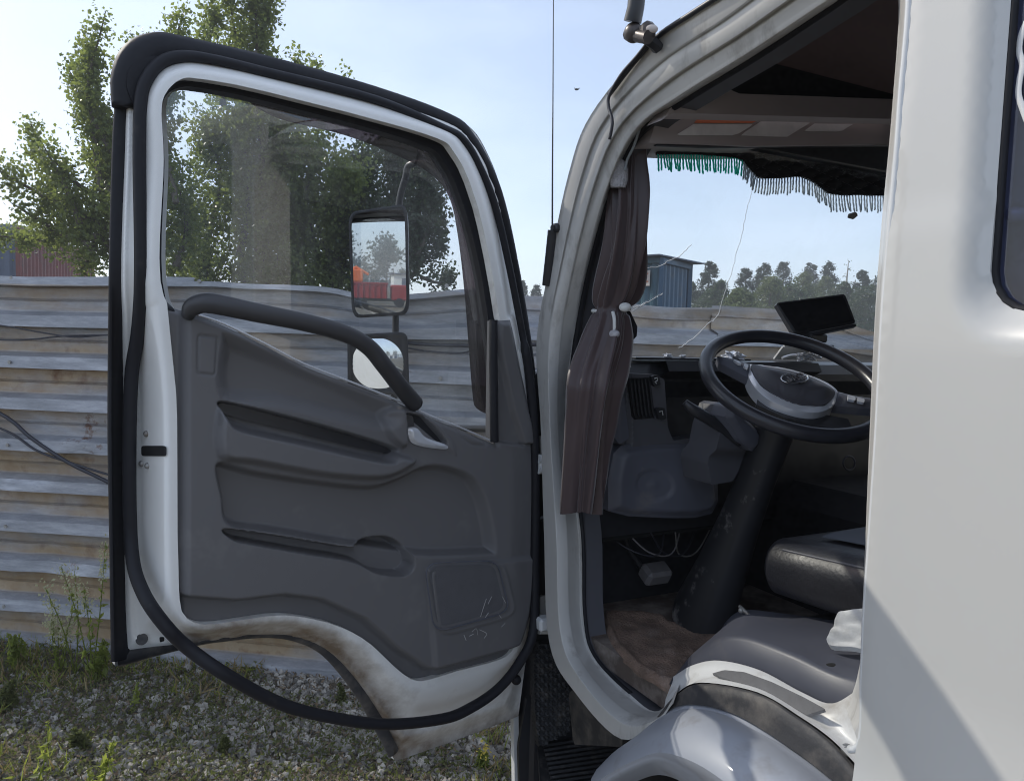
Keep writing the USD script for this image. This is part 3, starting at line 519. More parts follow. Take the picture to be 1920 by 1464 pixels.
# ---------------------------------------------------------------- what the mirrors see, behind the photographer
def behind(ang, dist): return np.array([math.sin(math.radians(ang)) * dist, -math.cos(math.radians(ang)) * dist])
BX, BY = -.55, -34.0
bt = thing('dump_truck', (BX, BY, 0), 'red dump truck body standing behind, seen in the upper door mirror', 'truck')
B_ = np.array([BX, BY, 0.])
obj('tipper_body', [rbox(B_ + [0, 0, 1.05], (2.8, 2.0, 1.0), bev=.03), rbox(B_ + [0, 1.03, 1.53], (2.9, .1, .10))], 'red_truck', bt)
for i in range(8): obj('rib', rbox(B_ + [-1.3 + i * .37, 1.03, 1.03], (.07, .08, .95)), 'red_truck', bt)
obj('chassis', rbox(B_ + [.6, 0, .45], (4.0, .8, .2)), 'black_plastic', bt); obj('cab', [rbox(B_ + [2.2, 0, .95], (1.1, 1.8, 1.0), bev=.08)], 'red_truck', bt)
for x in (-.9, -.2, 2.2):
    for y in (-.9, .9): obj('wheel', cyl(B_ + [x, y - .14, .3], B_ + [x, y + .14, .3], .3, 20), 'rubber', bt, smooth=35)
K_ = B_ + [-1.0, -5, 0]
ot = thing('crane_truck', K_, 'orange crane machine above the red truck in the mirror', 'crane')
obj('machine_house', rbox(K_ + [-.3, 0, 1.75], (2.0, 1.8, .9), bev=.06), 'orange_truck', ot); obj('boom', tube([K_ + [-.9, 0, 2.0], K_ + [.3, .2, 2.6], K_ + [1.2, .4, 2.1]], [.17, .14, .10], 6), 'orange_truck', ot); obj('cab', rbox(K_ + [.4, .6, 2.0], (.8, .8, .9), bev=.1), 'orange_truck', ot)
for x in (-1.1, -.2, .7): obj('wheel', cyl(K_ + [x, .9, .4], K_ + [x, 1.1, .4], .4, 20), 'rubber', ot, smooth=35)
obj('undercarriage', rbox(K_ + [-.3, 0, 1.0], (2.8, 1.6, .6)), 'black_plastic', ot)
wh = thing('warehouse', (11.5, -60, 0), 'long white warehouse far behind, reflected in the mirror', 'building')
obj('wall', rbox((11.5, -64, 1.2), (18, 8, 2.4), bev=.01), 'white_wall', wh); obj('roof', rbox((11.5, -64, 2.45), (18.6, 8.6, .15)), 'slate_metal', wh)
for i in range(5): obj('gate', rbox((4.5 + i * 3.6, -59.97, 1.0), (2.2, .1, 2.0)), 'slate_metal', wh)
for i, (ang, dist, hh) in enumerate([(-28, 72, 4.2), (-22, 68, 3.6), (-17, 70, 3.8), (-15, 76, 4.6), (-11, 70, 3.4), (-58, 60, 9), (-52, 70, 10), (-47, 62, 9), (-41, 75, 11), (-36, 66, 9), (-30, 70, 12), (-25, 80, 13), (-19, 72, 11), (-13, 82, 12), (-7, 76, 10), (0, 84, 12), (8, 78, 11)]):
    q = behind(ang * .8 + 17, dist * 1.9); r = np.random.default_rng(300 + i); t = thing('far_tree', (*q, 0), f'tree of the wood behind the yard, seen only in the mirrors', 'tree', 'trees reflected in the mirrors')
    obj('trunk', tube([(*q, 0), (*q, hh)], [.25, .04], 6), 'bark', t); P = []
    for j in range(40):
        u = r.random(); c = np.array([*q, hh * (.15 + .85 * u)]) + [r.normal() * .35 * hh * (1.15 - u), r.normal() * .35 * hh * (1.15 - u), 0]; P.append(c + r.normal(size=(50, 3)) * .085 * hh)
    obj('crown', leaves(np.vstack(P), .08 * hh, r, .1, 1.5), 'dark_leaf', t)
b0 = wy(1081, 168, 30.); bird = thing('bird', b0, 'tiny dark bird high in the sky right of the antenna', 'bird')
obj('body', ball(b0, .05, (1.6, 1, .8)), 'bird', bird, smooth=True); obj('wing', [leaves(np.array([b0 + [.09, 0, .03]]), .16, np.random.default_rng(1), 0, 2)], 'bird', bird); obj('wing', [leaves(np.array([b0 + [-.09, 0, .04]]), .16, np.random.default_rng(2), 0, 2)], 'bird', bird)

# ---------------------------------------------------------------- weeds, plant by plant
def weed(px, py, h, lab, seed, tuft=False, mats='weed_leaf', lean=0., nl=26, ls=.045, stems=1, name='weed_plant', flower=None):
    r = np.random.default_rng(seed); b = gz(px, py, 0.); b[2] = gh(b[0], b[1]) - .01; t = thing(name, b, lab, 'plant')
    for s in range(stems):
        tip = b + [lean + r.normal() * .10 * h, r.normal() * .10 * h, h * r.uniform(.7, 1.0) if s else h]; c = spl([b, b * .5 + tip * .5 + [r.normal() * .04 * h, 0, .04 * h], tip], 8)
        obj('stem', tube(c, np.linspace(.0035, .0012, len(c)), 5), mats, t, smooth=True)
        m = nl; u = r.random(m) ** .8 * .92 + .06; i = u * (len(c) - 1); q = np.stack([np.interp(i, np.arange(len(c)), c[:, k]) for k in range(3)], 1)
        if tuft:
            u2 = 1 - .32 * r.random(90); q2 = np.stack([np.interp(u2 * (len(c) - 1), np.arange(len(c)), c[:, k]) for k in range(3)], 1) + r.normal(size=(90, 3)) * [.016, .016, .02]
            obj('flower_head', leaves(q2, .016, r, .8, 1.6), 'pale_flower', t, kind='stuff')
        d = r.normal(size=(m, 3)) * [1, 1, .35]; d /= np.linalg.norm(d, axis=1, keepdims=True); q = q + d * (ls * .45 * (1.2 - u))[:, None]
        obj('leaf_spray', leaves(q, ls * (1.25 - .7 * u), r, .5, 2.6), mats, t, kind='stuff')
        if flower: obj('blossom', leaves(tip + r.normal(size=(6, 3)) * [.02, .02, .012], .014, r, .3, 1.1), flower, t, kind='stuff')
for args in [(172, 1275, .66, 'tallest weed with pale flower heads in front of the fence, beside the door', 1, True, 'weed_leaf', .02, 34, .045, 3), (110, 1262, .34, 'feathery pale weed at the foot of the fence', 2, True, 'weed_leaf', -.02, 20, .03, 5), (142, 1262, .50, 'slender flowering weed left of the tallest one', 12, True, 'weed_leaf', -.03, 16, .03, 2),
             (250, 1330, .15, 'small bright weed in the gravel below the door corner', 3, False, 'weed_leaf', .01, 24, .035, 1), (66, 1470, .26, 'leaning weed at the bottom left of the ground', 4, False, 'weed_leaf', .07, 22, .045, 1), (190, 1475, .22, 'leafy weed at the bottom, right of the leaning one', 5, False, 'weed_leaf', .08, 24, .05, 2), (165, 1480, .13, 'short yellow green weed between the two bottom weeds', 13, False, 'weed_leaf', 0, 20, .035, 2),
             (15, 1330, .13, 'bushy green weed at the left edge', 6, False, 'ground_leaf', 0, 60, .05, 5), (185, 1270, .20, 'leafy weed at the base of the tallest flowering weed', 7, False, 'weed_leaf', .02, 40, .055, 3), (150, 1400, .10, 'green weed clump in the gravel at left', 8, False, 'ground_leaf', 0, 50, .05, 5), (640, 1310, .10, 'small green weed below the wheel arch of the door', 9, False, 'ground_leaf', 0, 40, .035, 4),
             (905, 1440, .09, 'yellow flowering weed on the gravel beside the step', 10, False, 'weed_leaf', 0, 26, .035, 6, 'weed_plant', 'yellow_flower'), (545, 1345, .08, 'reddish dry weed right of the gravel heap', 11, False, 'litter', 0, 30, .03, 4), (420, 1400, .08, 'green weed in the middle of the gravel', 14, False, 'ground_leaf', 0, 40, .04, 5), (30, 1250, .18, 'grassy weed under the fence at the left edge', 15, False, 'weed_leaf', 0, 30, .05, 5)]:
    weed(*args)

# ================================================================ THE TRUCK
truck = thing('truck', cab(-1.0, -.85, 0), 'white cab-over truck with its driver door wide open', 'truck')
def tocab(p): d = p - HG; return np.stack([d @ XF, d @ YL, p[..., 2]], -1)
Ox = [(1020, 1000), (1014, 800), (1006, 640), (1030, 500), (1065, 330), (1108, 215), (1212, 92), (1330, 10), (1450, -80), (1610, -165), (1702, -70), (1690, 200), (1672, 420), (1658, 600), (1648, 800), (1635, 1000), (1625, 1150), (1620, 1270), (1611, 1398), (1540, 1378), (1440, 1312), (1345, 1283), (1270, 1312), (1235, 1352), (1165, 1385), (1080, 1300), (1030, 1205)]
Ix = [(1090, 1000), (1066, 800), (1078, 640), (1103, 500), (1150, 340), (1202, 243), (1285, 185), (1420, 102), (1560, 10), (1645, -45), (1684, -10), (1673, 200), (1653, 420), (1640, 600), (1631, 800), (1623, 1000), (1617, 1150), (1614, 1235), (1585, 1318), (1515, 1302), (1430, 1258), (1350, 1240), (1287, 1262), (1236, 1332), (1180, 1300), (1112, 1228), (1094, 1150)]
Os, Is = spl(Ox, 6, True), spl(Ix, 6, True)
def ring(f, y): q = Os + (Is - Os) * f; return cy(q[:, 0], q[:, 1], y)
prof_ = [(0, 0), (.05, -.003), (.28, -.008), (.31, -.018), (.35, -.015), (.60, -.020), (.635, -.034), (.67, -.031), (.90, -.040), (.94, -.052), (1, -.085)]
bm = np.interp(np.arange(27 * 6), [0, 10, 24, 54, 62, 162], [0, 0, 1, 1, 0, 0])
def ring2(f, y):
    q = Os + (Is - Os) * f; yy = y * bm + (1 - bm) * (-.085 * S(.35, 1, f) - .002 * f); return np.array([cy(a, c_, d_) for (a, c_), d_ in zip(q, yy)])
rows = [ring2(f, y) for f, y in prof_]; rows.append(rows[-1] - YL * .05)
sel = np.r_[22 * 6 + 1:27 * 6, 0:18 * 6 + 1]
df = obj('door_frame', loft([r_[sel] for r_ in rows[:-1]]), 'jamb_paint', truck, smooth=28)
obj('panel_edge', tube(ring(0, -.004)[9 * 6:18 * 6 + 3], .0058, 8), 'white_paint', df, smooth=True)
obj('inner_return', loft([rows[-2][sel], rows[-2][sel] - YL * .06]), 'dash_plastic', df, smooth=40)
il = rows[-2][np.r_[24 * 6:27 * 6, 0:9 * 6 + 3]] - YL * .004
obj('aperture_seal', tube(il, np.interp(np.arange(len(il)), [0, 18, 30, 50, len(il)], [.005, .005, .010, .009, .006]), 8), 'rubber', df, smooth=True)
# side of the cab behind the door opening, with the small rear window
oc = tocab(ring(0, 0)); front = [(x * 1000, z * 1000) for x, _, z in oc[9 * 6 + 3:18 * 6 + 1]]
front = [(x + 3, z) for x, z in front]
poly = [(-2400, 2330), (front[0][0] + 6, 2330)] + front + [(front[-1][0] - 4, 1030), (front[-1][0] - 18, 950), (-1060, 830), (-2400, 830)]
win = rrect(-1770, 1668, -1088, 2300, 62)
ws_ = sdp(win); 
fl_ = LineString(front)
def ph(x, y): return -.024 * S(-6, 34, ws_(x, y)) + .050 * S(1240, 850, y) * S(0, 160, shapely.distance(shapely.points(x, y), fl_)) + .0015 + .003 * S(0, 10, shapely.distance(shapely.points(x, y), fl_)) - .003 * S(1790, 1850, y)
glassp = rrect(-1742, 1696, -1112, 2272, 50)
sp_ = relief(poly, lambda x, y: HG + XF * (x / 1000)[:, None] + ZU * (y / 1000)[:, None], YL, ph, 14., holes=[glassp], skirt=.03)
side = obj('side_panel', sp_, 'panel_paint', truck, smooth=40)
cb = lambda o: (lambda x, y: HG + XF * (np.asarray(x) / 1000)[:, None] + ZU * (np.asarray(y) / 1000)[:, None] + YL * o)
rw = obj('rear_side_window', slab(rrect(-1748, 1690, -1106, 2278, 52), cb(-.028), YL, .004, 30), 'rear_glass', truck)
g3 = Polygon(glassp); obj('window_seal', tube(np.array([cab(x / 1000, -.024, z / 1000) for x, z in glassp]), .006, 6, closed=True), 'rubber', rw, smooth=True)
sq = [cy(x, y, -.026) for x, y in [(1925, 40), (1915, 66), (1911, 95), (1917, 122), (1912, 150), (1910, 178), (1918, 205), (1928, 232)]]
obj('white_decal', tube(spl(sq, 5), .004, 6, flat=.3, fdir=YL), 'white_paint', rw, smooth=True)
obj('window_curtain', loft([[cab(x, -.075 - .012 * math.sin(x * 70), z) for x in np.linspace(-1.178 + .012 * math.sin(z * 9), -1.9, 60)] for z in np.linspace(1.66, 2.3, 20)]), 'black_cloth', rw, smooth=True)
obj('inner_reveal', rbox(cab(-1.125, -.075, 1.98), (.10, .012, .66), CABAX, .1), 'sill_paint', rw)
obj('window_latch', [ball(cy(1903, 402, -.05), .013, (1, 1, .7)), ], 'silver', rw, smooth=True)
obj('body_plug', [cyl(cy(1588, 1405, -.06), cy(1588, 1405, -.041), .009, 20), cyl(cy(1588, 1405, -.06), cy(1588, 1405, -.039), .005, 14)], 'steel', truck, smooth=30)
# rest of the shell
pth = ring(0, 0)[0:10 * 6 + 3]; pc_ = tocab(pth)[:, [0, 2]]; tn = np.gradient(pc_, axis=0); nn = np.stack([-tn[:, 1], tn[:, 0]], 1); nn /= np.linalg.norm(nn, axis=1, keepdims=True)
nn = np.where((nn @ [.5, .8] < 0)[:, None], -nn, nn)
def shell(sl, lst): 
    p, q = pth[sl], nn[sl]; return loft([p + YL * y + (XF * q[:, :1] + ZU * q[:, 1:]) * o for y, o in lst])
obj('front_pillar', shell(slice(0, 6 * 6 + 1), [(0, -.001), (-.02, .012), (-.055, .026), (-.10, .030), (-.115, .016), (-.115, -.02)]), 'jamb_paint', truck, smooth=40)
obj('roof', shell(slice(6 * 6 - 2, None), [(0, -.001), (-.025, .022), (-.07, .05), (-.18, .085), (-.5, .12), (-.9, .13), (-1.3, .12), (-1.6, .08), (-1.74, 0)]), 'white_paint', truck, smooth=40)
obj('roof_rear', [rbox(cab(-1.70, -.87, 2.36), (1.4, 1.70, .06), CABAX, .2)], 'white_paint', truck)
obj('drip_rail', tube(spl([cy(x, y, .004) for x, y in [(1142, 178), (1185, 122), (1232, 70), (1300, 24), (1352, -10), (1420, -60)]], 6), .0055, 6), 'black_plastic', truck, smooth=True)
obj('right_side', [rbox(cab(-1.575, -1.76, 1.62), (1.65, .04, 1.46), CABAX, .02), rbox(cab(-.34, -1.76, 1.53), (.82, .04, 1.28), CABAX, .02)], 'white_paint', truck)
obj('rear_wall', [rbox(cab(-2.36, -.87, 1.62), (.04, 1.72, 1.46), CABAX, .02)], 'headliner', truck)
obj('front_panel', [rbox(cab(.14, -.87, 1.07), (.05, 1.62, .98), CABAX, .02)], 'white_paint', truck)
obj('floor', [rbox(cab(-1.15, -.90, .885), (2.44, 1.60, .05), CABAX, .02)], 'floor_rubber', truck)
obj('toe_board', [rbox(cab(.06, -.87, 1.2), (.04, 1.60, .66), CABAX, .02)], 'black_plastic', truck)
obj('engine_tunnel', [rbox(cab(-.55, -1.05, 1.05), (1.3, .55, .40), CABAX, .15)], 'black_cloth', truck)
obj('side_lining', [rbox(cab(-1.75, -.06, 1.30), (1.1, .03, .8), CABAX, .02), rbox(cab(-1.07, -.10, 1.75), (.06, .05, 1.3), CABAX, .1)], 'headliner', truck)
# windscreen with its cracks
def xw(z): return .06 - (z - 1.60) * .56
wsn = np.array([1, 0, .56]); wsn = (XF * wsn[0] + ZU * wsn[2]); wsn /= np.linalg.norm(wsn); wp0 = cab(xw(1.6), 0, 1.6)
def ws(px, py, o=0.): return hit(px, py, wp0 + wsn * o, wsn)
wsm = loft([[cab(xw(z) + .0, y, z) for y in np.linspace(-.085, -1.68, 12)] for z in np.linspace(1.57, 2.17, 6)])
wind = obj('windscreen', wsm, 'wind_glass', truck)
for cr_ in ([(1411, 352), (1402, 385), (1395, 420), (1384, 462), (1375, 500), (1366, 530), (1356, 556), (1347, 588), (1336, 602), (1322, 612), (1306, 630), (1290, 641), (1274, 652)],
            [(1297, 459), (1283, 472), (1270, 484), (1255, 489), (1240, 499), (1218, 502), (1195, 505)], [(1243, 551), (1232, 556), (1226, 561), (1205, 572), (1186, 584)], [(1130, 578), (1108, 583), (1085, 590)], [(1186, 578), (1200, 573), (1215, 566)]):
    q = spl(cr_, 4); q = q + np.random.default_rng(len(cr_)).normal(size=q.shape) * .8
    w = np.interp(np.arange(len(q)), [0, len(q) * .35, len(q)], [.0006, .0007, .0015] if len(cr_) > 8 else [.0008, .0012, .001])
    obj('crack', tube(np.array([ws(x, y, -.003) for x, y in q]), w, 5), 'crack', wind)
obj('glass_seal', tube(np.array([cab(xw(1.585) - .008, y, 1.585) for y in np.linspace(-.09, -1.68, 8)]), .014, 6), 'rubber', wind, smooth=True)
obj('header_band', rbox(cab(xw(2.16) - .02, -.88, 2.165), (.03, 1.6, .09), CABAX, .1), 'black_plastic', wind)
# ---------------------------------------------------------------- ceiling, overhead shelf
obj('headliner', [rbox(cab(-1.50, -.90, 2.325), (1.5, 1.60, .02), CABAX, .1)], 'headliner', truck)
sh = relief([(1212, 270), (1222, 238), (1236, 214), (1262, 204), (1700, 216), (1700, 272), (1400, 276), (1300, 272)], lambda x, y: cx(x, y, -.30), -XF, lambda x, y: .0 * x + .01 * S(0, 14, 216 + 0 * x - 0 + (y - 216)), 10., skirt=.16)
shelf = obj('overhead_shelf', sh, 'shelf_plastic', truck, smooth=35)
obj('shelf_lip', tube([cx(1228, 268, -.295), cx(1320, 272, -.295), cx(1690, 270, -.295)], .008, 6), 'black_plastic', shelf, smooth=True)
for q, mt in (([(1310, 221), (1425, 221), (1417, 231), (1302, 231)], 'label_orange'), ([(1301, 233), (1414, 233), (1380, 254), (1267, 254)], 'label_paper'), ([(1427, 228), (1522, 229), (1476, 257), (1388, 254)], 'label_paper'), ([(1528, 232), (1600, 233), (1577, 247), (1508, 246)], 'label_paper')):
    obj('warning_label', slab(q, lambda x, y: cx(x, y, -.314), -XF, .002, 12), mt, shelf)
hd = relief([(1240, 226), (1268, 190), (1338, 118), (1352, 160), (1385, 176), (1720, 188), (1720, 225), (1262, 212)], lambda x, y: cx(x, y, -.40), -XF, None, 12., skirt=.05); obj('header_trim', hd, 'shelf_plastic', truck, smooth=35)
obj('storage_recess', slab([(1326, 112), (1480, 90), (1740, 50), (1740, 206), (1326, 197)], lambda x, y: cx(x, y, -.392), -XF, .01, 20), 'dark_hole', truck)
obj('roof_lining', loft([[cab(x, y, z - .10 * S(-.24, -.07, y)) for y in np.r_[np.linspace(-.075, -.26, 8), np.linspace(-.4, -1.7, 7)]] for x, z in ((-.398, 2.272), (-.43, 2.285), (-.55, 2.298), (-.9, 2.305), (-2.3, 2.305))]), 'headliner', truck, smooth=True)
obj('pillar_trim', tube(spl([cy(x, y, -.13) for x, y in [(1090, 830), (1088, 760), (1087, 640), (1108, 500), (1148, 350), (1194, 262), (1250, 215)]], 6), .012, 8), 'black_plastic', truck, smooth=True)
gh_ = [cy(x, y, -.13) for x, y in [(1110, 556), (1126, 566), (1136, 548), (1143, 500), (1145, 452), (1140, 424), (1128, 421), (1108, 424)]]
obj('pillar_grab_handle', tube(spl(gh_, 6), .0125, 10), 'dash_plastic', truck, smooth=True)
# ---------------------------------------------------------------- dashboard
dprof = [(.05, 1.585), (-.02, 1.600), (-.075, 1.592), (-.10, 1.565), (-.105, 1.545), (-.07, 1.50), (-.09, 1.37), (-.085, 1.14), (-.02, 1.12), (.04, 1.12)]
dash = obj('dashboard', loft([[cab(x, y, z) for x, z in dprof] for y in (-.10, -.12, -.6, -1.2, -1.69)]), 'black_plastic', truck, smooth=25)
ctop = relief([(1128, 732), (1138, 708), (1170, 700), (1230, 702), (1246, 712), (1252, 800), (1262, 826), (1330, 816), (1332, 828), (1180, 838), (1150, 830), (1128, 790)], lambda x, y: cx(x, y, -.135), -XF, lambda x, y: -.012 * S(1168, 1178, x) * (1 - S(1180, 1186, x)), 5., skirt=.06)
vp = obj('vent_panel', ctop, 'dash_plastic', dash, smooth=35)
end = relief([(1128, 735), (1138, 710), (1165, 704), (1172, 760), (1180, 822), (1160, 832), (1132, 800)], lambda x, y: cx(x, y, -.152), -XF, lambda x, y: .006 * S(0, 8, 1165 - x), 6., skirt=.02); obj('end_trim', end, 'grey_plastic', vp, smooth=35)
obj('air_vent', slab([(1177, 709), (1219, 708), (1228, 783), (1186, 787)], lambda x, y: cx(x, y, -.137), -XF, .003, 10), 'dark_hole', vp)
for i in range(6):
    x0 = 1181 + i * 7; obj('vent_slat', slab([(x0, 710), (x0 + 2.6, 710), (x0 + 11, 784), (x0 + 8.4, 784)], lambda x, y: cx(x, y, -.145), -XF, .012, 12), 'black_plastic', vp)
obj('switch', slab(rquad([(1222, 704), (1236, 703), (1239, 722), (1225, 724)], .1), lambda x, y: cx(x, y, -.146), -XF, .012, 6), 'black_plastic', vp); obj('switch', slab(rquad([(1230, 765), (1246, 764), (1250, 786), (1236, 788)], .1), lambda x, y: cx(x, y, -.146), -XF, .012, 6), 'black_plastic', vp)
obj('switch_mark', tube([cx(x, y, -.149) for x, y in [(1227, 710), (1232, 708), (1233, 713), (1228, 716), (1231, 719)]], .0012, 5), 'white_cord', vp); obj('switch_mark', tube([cx(x, y, -.149) for x, y in [(1236, 772), (1242, 770), (1243, 778)]], .0012, 5), 'white_cord', vp)
kp = [(1150, 850), (1166, 834), (1215, 828), (1310, 826), (1322, 842), (1332, 880), (1333, 935), (1322, 958), (1290, 966), (1180, 968), (1140, 958), (1140, 900)]
kd = sdp(kp)
def kh(x, y):
    d = np.hypot((x - 1214), (y - 905) * 1.05); return .02 * S(0, 18, kd(x, y)) + .028 * S(1175, 1260, x) * S(840, 900, y) - .006 * np.exp(-((d - 26) / 3.) ** 2) - .006 * S(28, 18, d) + .004 * S(12, 0, d)
knee = obj('knee_panel', relief(kp, lambda x, y: cx(x, y, -.13), -XF, kh, 4., skirt=.08), 'grey_plastic', dash, smooth=40)
obj('under_panel', rbox(cab(-.03, -.9, 1.2), (.08, 1.5, .16), CABAX), 'dark_hole', dash)
obj('instrument_hood', loft([[cab(x, y, z) for x, z in ((-.06, 1.59), (-.14, 1.60), (-.155, 1.575), (-.10, 1.55))] for y in np.linspace(-.30, -.85, 8)]), 'black_plastic', dash, smooth=30)
for i in range(4):
    y0 = -.2 - .06 * i; obj('loose_wire', tube(spl([cab(-.02 - .03 * i, y0, 1.14), cab(-.1 + .01 * i, y0 - .05, 1.10 - .012 * i), cab(-.12 + .02 * i, y0 - .12, 1.09 - .01 * i), cab(-.04, y0 - .2, 1.14)], 6), .0022, 5), ('cable', 'pedal', 'cable', 'steel')[i], dash, smooth=True)
# steering: column, stalk, wheel
SC = cab(-.435, -.433, 1.567); sa, sb = .519, .1685
SN = -XF * math.sin(sa) * math.cos(sb) + YL * math.sin(sb) + ZU * math.cos(sa) * math.cos(sb); SU = np.cross(YL, SN); SU /= np.linalg.norm(SU); SV = np.cross(SN, SU)
def st(px, py, o=0.): return hit(px, py, SC + SN * o, SN)
whl = obj('steering_wheel', tube(np.array([SC + .199 * (math.cos(t) * SU + math.sin(t) * SV) for t in np.linspace(0, 2 * np.pi, 97)[:-1]]), .0165, 14, closed=True), 'wheel_leather', truck, smooth=True)
hp = [(1409, 684), (1433, 687), (1477, 694), (1520, 707), (1553, 723), (1566, 736), (1556, 752), (1538, 760), (1499, 757), (1466, 746), (1433, 727), (1415, 705)]
hps = spl(hp, 5, True); hpd = sdp(hps)
bz = spl([(1405, 686), (1411, 683), (1440, 686), (1480, 692), (1525, 706), (1558, 722), (1572, 738), (1564, 758), (1546, 770), (1520, 773), (1486, 767), (1446, 752), (1419, 731), (1404, 706)], 4, True); bzd = sdp(bz)
obj('hub_bezel', relief(bz, lambda x, y: st(x, y, -.012), SN, lambda x, y: .008 * S(0, 6, bzd(x, y)), 4., skirt=.03), 'silver', whl, smooth=40)
hub = obj('hub_pad', relief(hps, lambda x, y: st(x, y, -.002), SN, lambda x, y: .022 * S(-2, 22, hpd(x, y)) - .0015 * np.exp(-(sdl([(1456, 716), (1464, 742), (1500, 750), (1512, 734)])(x, y) / 1.6) ** 2), 3.5, skirt=.02), 'hub_plastic', whl, smooth=40)
def onhub(p, h): return st(p[0], p[1], .021 + h)
ec = st(1490, 709, .0225); ea = SV * -.035; eb = SU * .019
obj('emblem_ring', tube([ec + ea * math.cos(t) + eb * math.sin(t) for t in np.linspace(0, 6.283, 40)[:-1]], .0016, 6, closed=True), 'chrome', hub, smooth=True)
tm = meshkit.text_mesh('JAC', .019, .002, True); tv = tm.vertices - [tm.bounds[:, 0].mean(), tm.bounds[:, 1].mean(), 0]
obj('emblem_letters', trimesh.Trimesh(ec + SN * .0005 + tv[:, :1] * 1.0 * (ea / np.linalg.norm(ea)) + tv[:, 1:2] * SU + tv[:, 2:] * SN, tm.faces, process=False), 'chrome', hub)
for q in ([(1345, 668), (1372, 672), (1412, 684), (1406, 710), (1375, 694), (1350, 681)], [(1562, 732), (1600, 742), (1668, 752), (1668, 768), (1610, 765), (1560, 760)]):
    d_ = sdp(q); spk = obj('spoke', relief(q, lambda x, y: st(x, y, -.016), SN, lambda x, y: .010 * S(0, 9, d_(x, y)), 4., skirt=.02), 'grey_plastic', whl, smooth=40)
obj('spoke', relief([(1424, 735), (1450, 752), (1530, 774), (1590, 785), (1600, 806), (1540, 800), (1470, 782), (1418, 758)], lambda x, y: st(x, y, -.03), SN, None, 6., skirt=.015), 'black_plastic', whl, smooth=40)
for q in ([(1376, 674), (1384, 676), (1392, 682), (1384, 681)], [(1396, 681), (1404, 684), (1402, 690), (1394, 686)], [(1590, 740), (1604, 743), (1604, 751), (1590, 748)], [(1608, 745), (1622, 748), (1620, 755), (1607, 752)]):
    obj('wheel_button', slab(q, lambda x, y: st(x, y, .001), SN, .006, 4), 'silver', whl)
cb_ = cab(-.20, -.40, .91); ct = SC - SN * .07
obj('steering_column', loft([[c + r * (math.cos(t) * np.cross(SN, YL) + .8 * math.sin(t) * YL) for t in np.linspace(0, 6.283, 25)[:-1]] for c, r in ((cb_, .088), (cb_ * .95 + ct * .05, .092), (cb_ * .72 + ct * .28, .070), (cb_ * .5 + ct * .5, .056), (cb_ * .3 + ct * .7, .05), (ct, .05))], closed=True, caps=True), 'boot_plastic', truck, smooth=40)
shr = obj('column_shroud', relief([(1365, 762), (1375, 757), (1398, 784), (1428, 815), (1436, 830), (1415, 852), (1385, 905), (1345, 912), (1338, 870), (1352, 800)], lambda x, y: cx(x, y, -.33), -XF, lambda x, y: -.012 * S(0, 5, 786 + (1398 - x) * .9 - y) * 0 - .02 * S(840, 860, y), 5., skirt=.10), 'dash_plastic', truck, smooth=30)
obj('shroud_cap', relief([(1359, 781), (1367, 760), (1376, 757), (1398, 784), (1434, 822), (1411, 846), (1388, 828)], lambda x, y: cx(x, y, -.36), -XF, lambda x, y: .012 * S(0, 9, sdp([(1359, 781), (1367, 760), (1376, 757), (1398, 784), (1434, 822), (1411, 846), (1388, 828)])(x, y)), 4., skirt=.05), 'grey_plastic', shr, smooth=35)
obj('indicator_stalk', tube(spl([cx(1284, 754, -.30), cx(1300, 768, -.31), cx(1335, 790, -.32), cx(1365, 812, -.33), cx(1388, 832, -.34)], 6), np.interp(np.arange(25), [0, 3, 8, 16, 24], [.008, .0105, .014, .012, .009]), 10), 'black_plastic', truck, smooth=True)
pd = obj('clutch_pedal', rbox(cab(-.02, -.39, 1.00), (.05, .085, .055), np.array([XF * .5 + ZU * -.86, YL, XF * .86 + ZU * .5]) * np.array([[-1], [1], [1]]), .2), 'pedal', truck)
obj('pedal_arm', tube(spl([cab(0.0, -.36, 1.01), cab(.02, -.32, 1.08), cab(.02, -.30, 1.2)], 6), .008, 6), 'black_plastic', pd, smooth=True)
# ---------------------------------------------------------------- seat
def seat_ring(x, k):
    y0, y1, z0, z1 = -.235, -.74, 1.132 + .03 * k, 1.243 + .05 * k; r = .052; out = []
    for cyy, czz, a0 in ((y0 - r, z1 - r, 0), (y1 + r, z1 - r, 90), (y1 + r, z0 + r, 180), (y0 - r, z0 + r, 270)):
        for a in np.linspace(a0, a0 + 90, 7): out.append(cab(x, cyy + r * math.cos(math.radians(a)), czz + r * math.sin(math.radians(a)) + (.012 * math.cos((cyy + .49) * 6) if a0 in (0, 90) else 0)))
    return out
xsn = np.array([-.53, -.545, -.575, -.65, -.75, -.9, -1.08]); rr_ = np.array([seat_ring(x, (-.53 - x) / .55) for x in xsn]); cen = rr_.mean(1, keepdims=True)
rr_[0] = cen[0] + (rr_[0] - cen[0]) * .72; rr_[1] = cen[1] + (rr_[1] - cen[1]) * .90
seat = obj('driver_seat', loft(rr_, closed=True, caps=True), 'leather', truck, smooth=50)
ins = [[cab(x, y, 1.245 + .05 * (-.53 - x) / .55 + .012 * math.cos((y + .49) * 6) + .006 - .004 * (abs(y + .49) > .145)) for y in np.linspace(-.335, -.65, 12)] for x in np.linspace(-.62, -1.08, 10)]
obj('cushion_insert', loft(ins), 'seat_fabric', seat, smooth=True)
obj('seam', tube(spl([cab(x, -.239 - .012, 1.232 + .05 * (-.53 - x) / .55) for x in (-.60, -.68, -.8, -1.05)], 5), .0028, 6), 'dash_plastic', seat, smooth=True)
obj('backrest', rbox(cab(-1.20, -.49, 1.62), (.13, .50, .75), np.array([XF * .98 + ZU * .17, YL, -XF * .17 + ZU * .98]), .35), 'leather', seat, smooth=40)
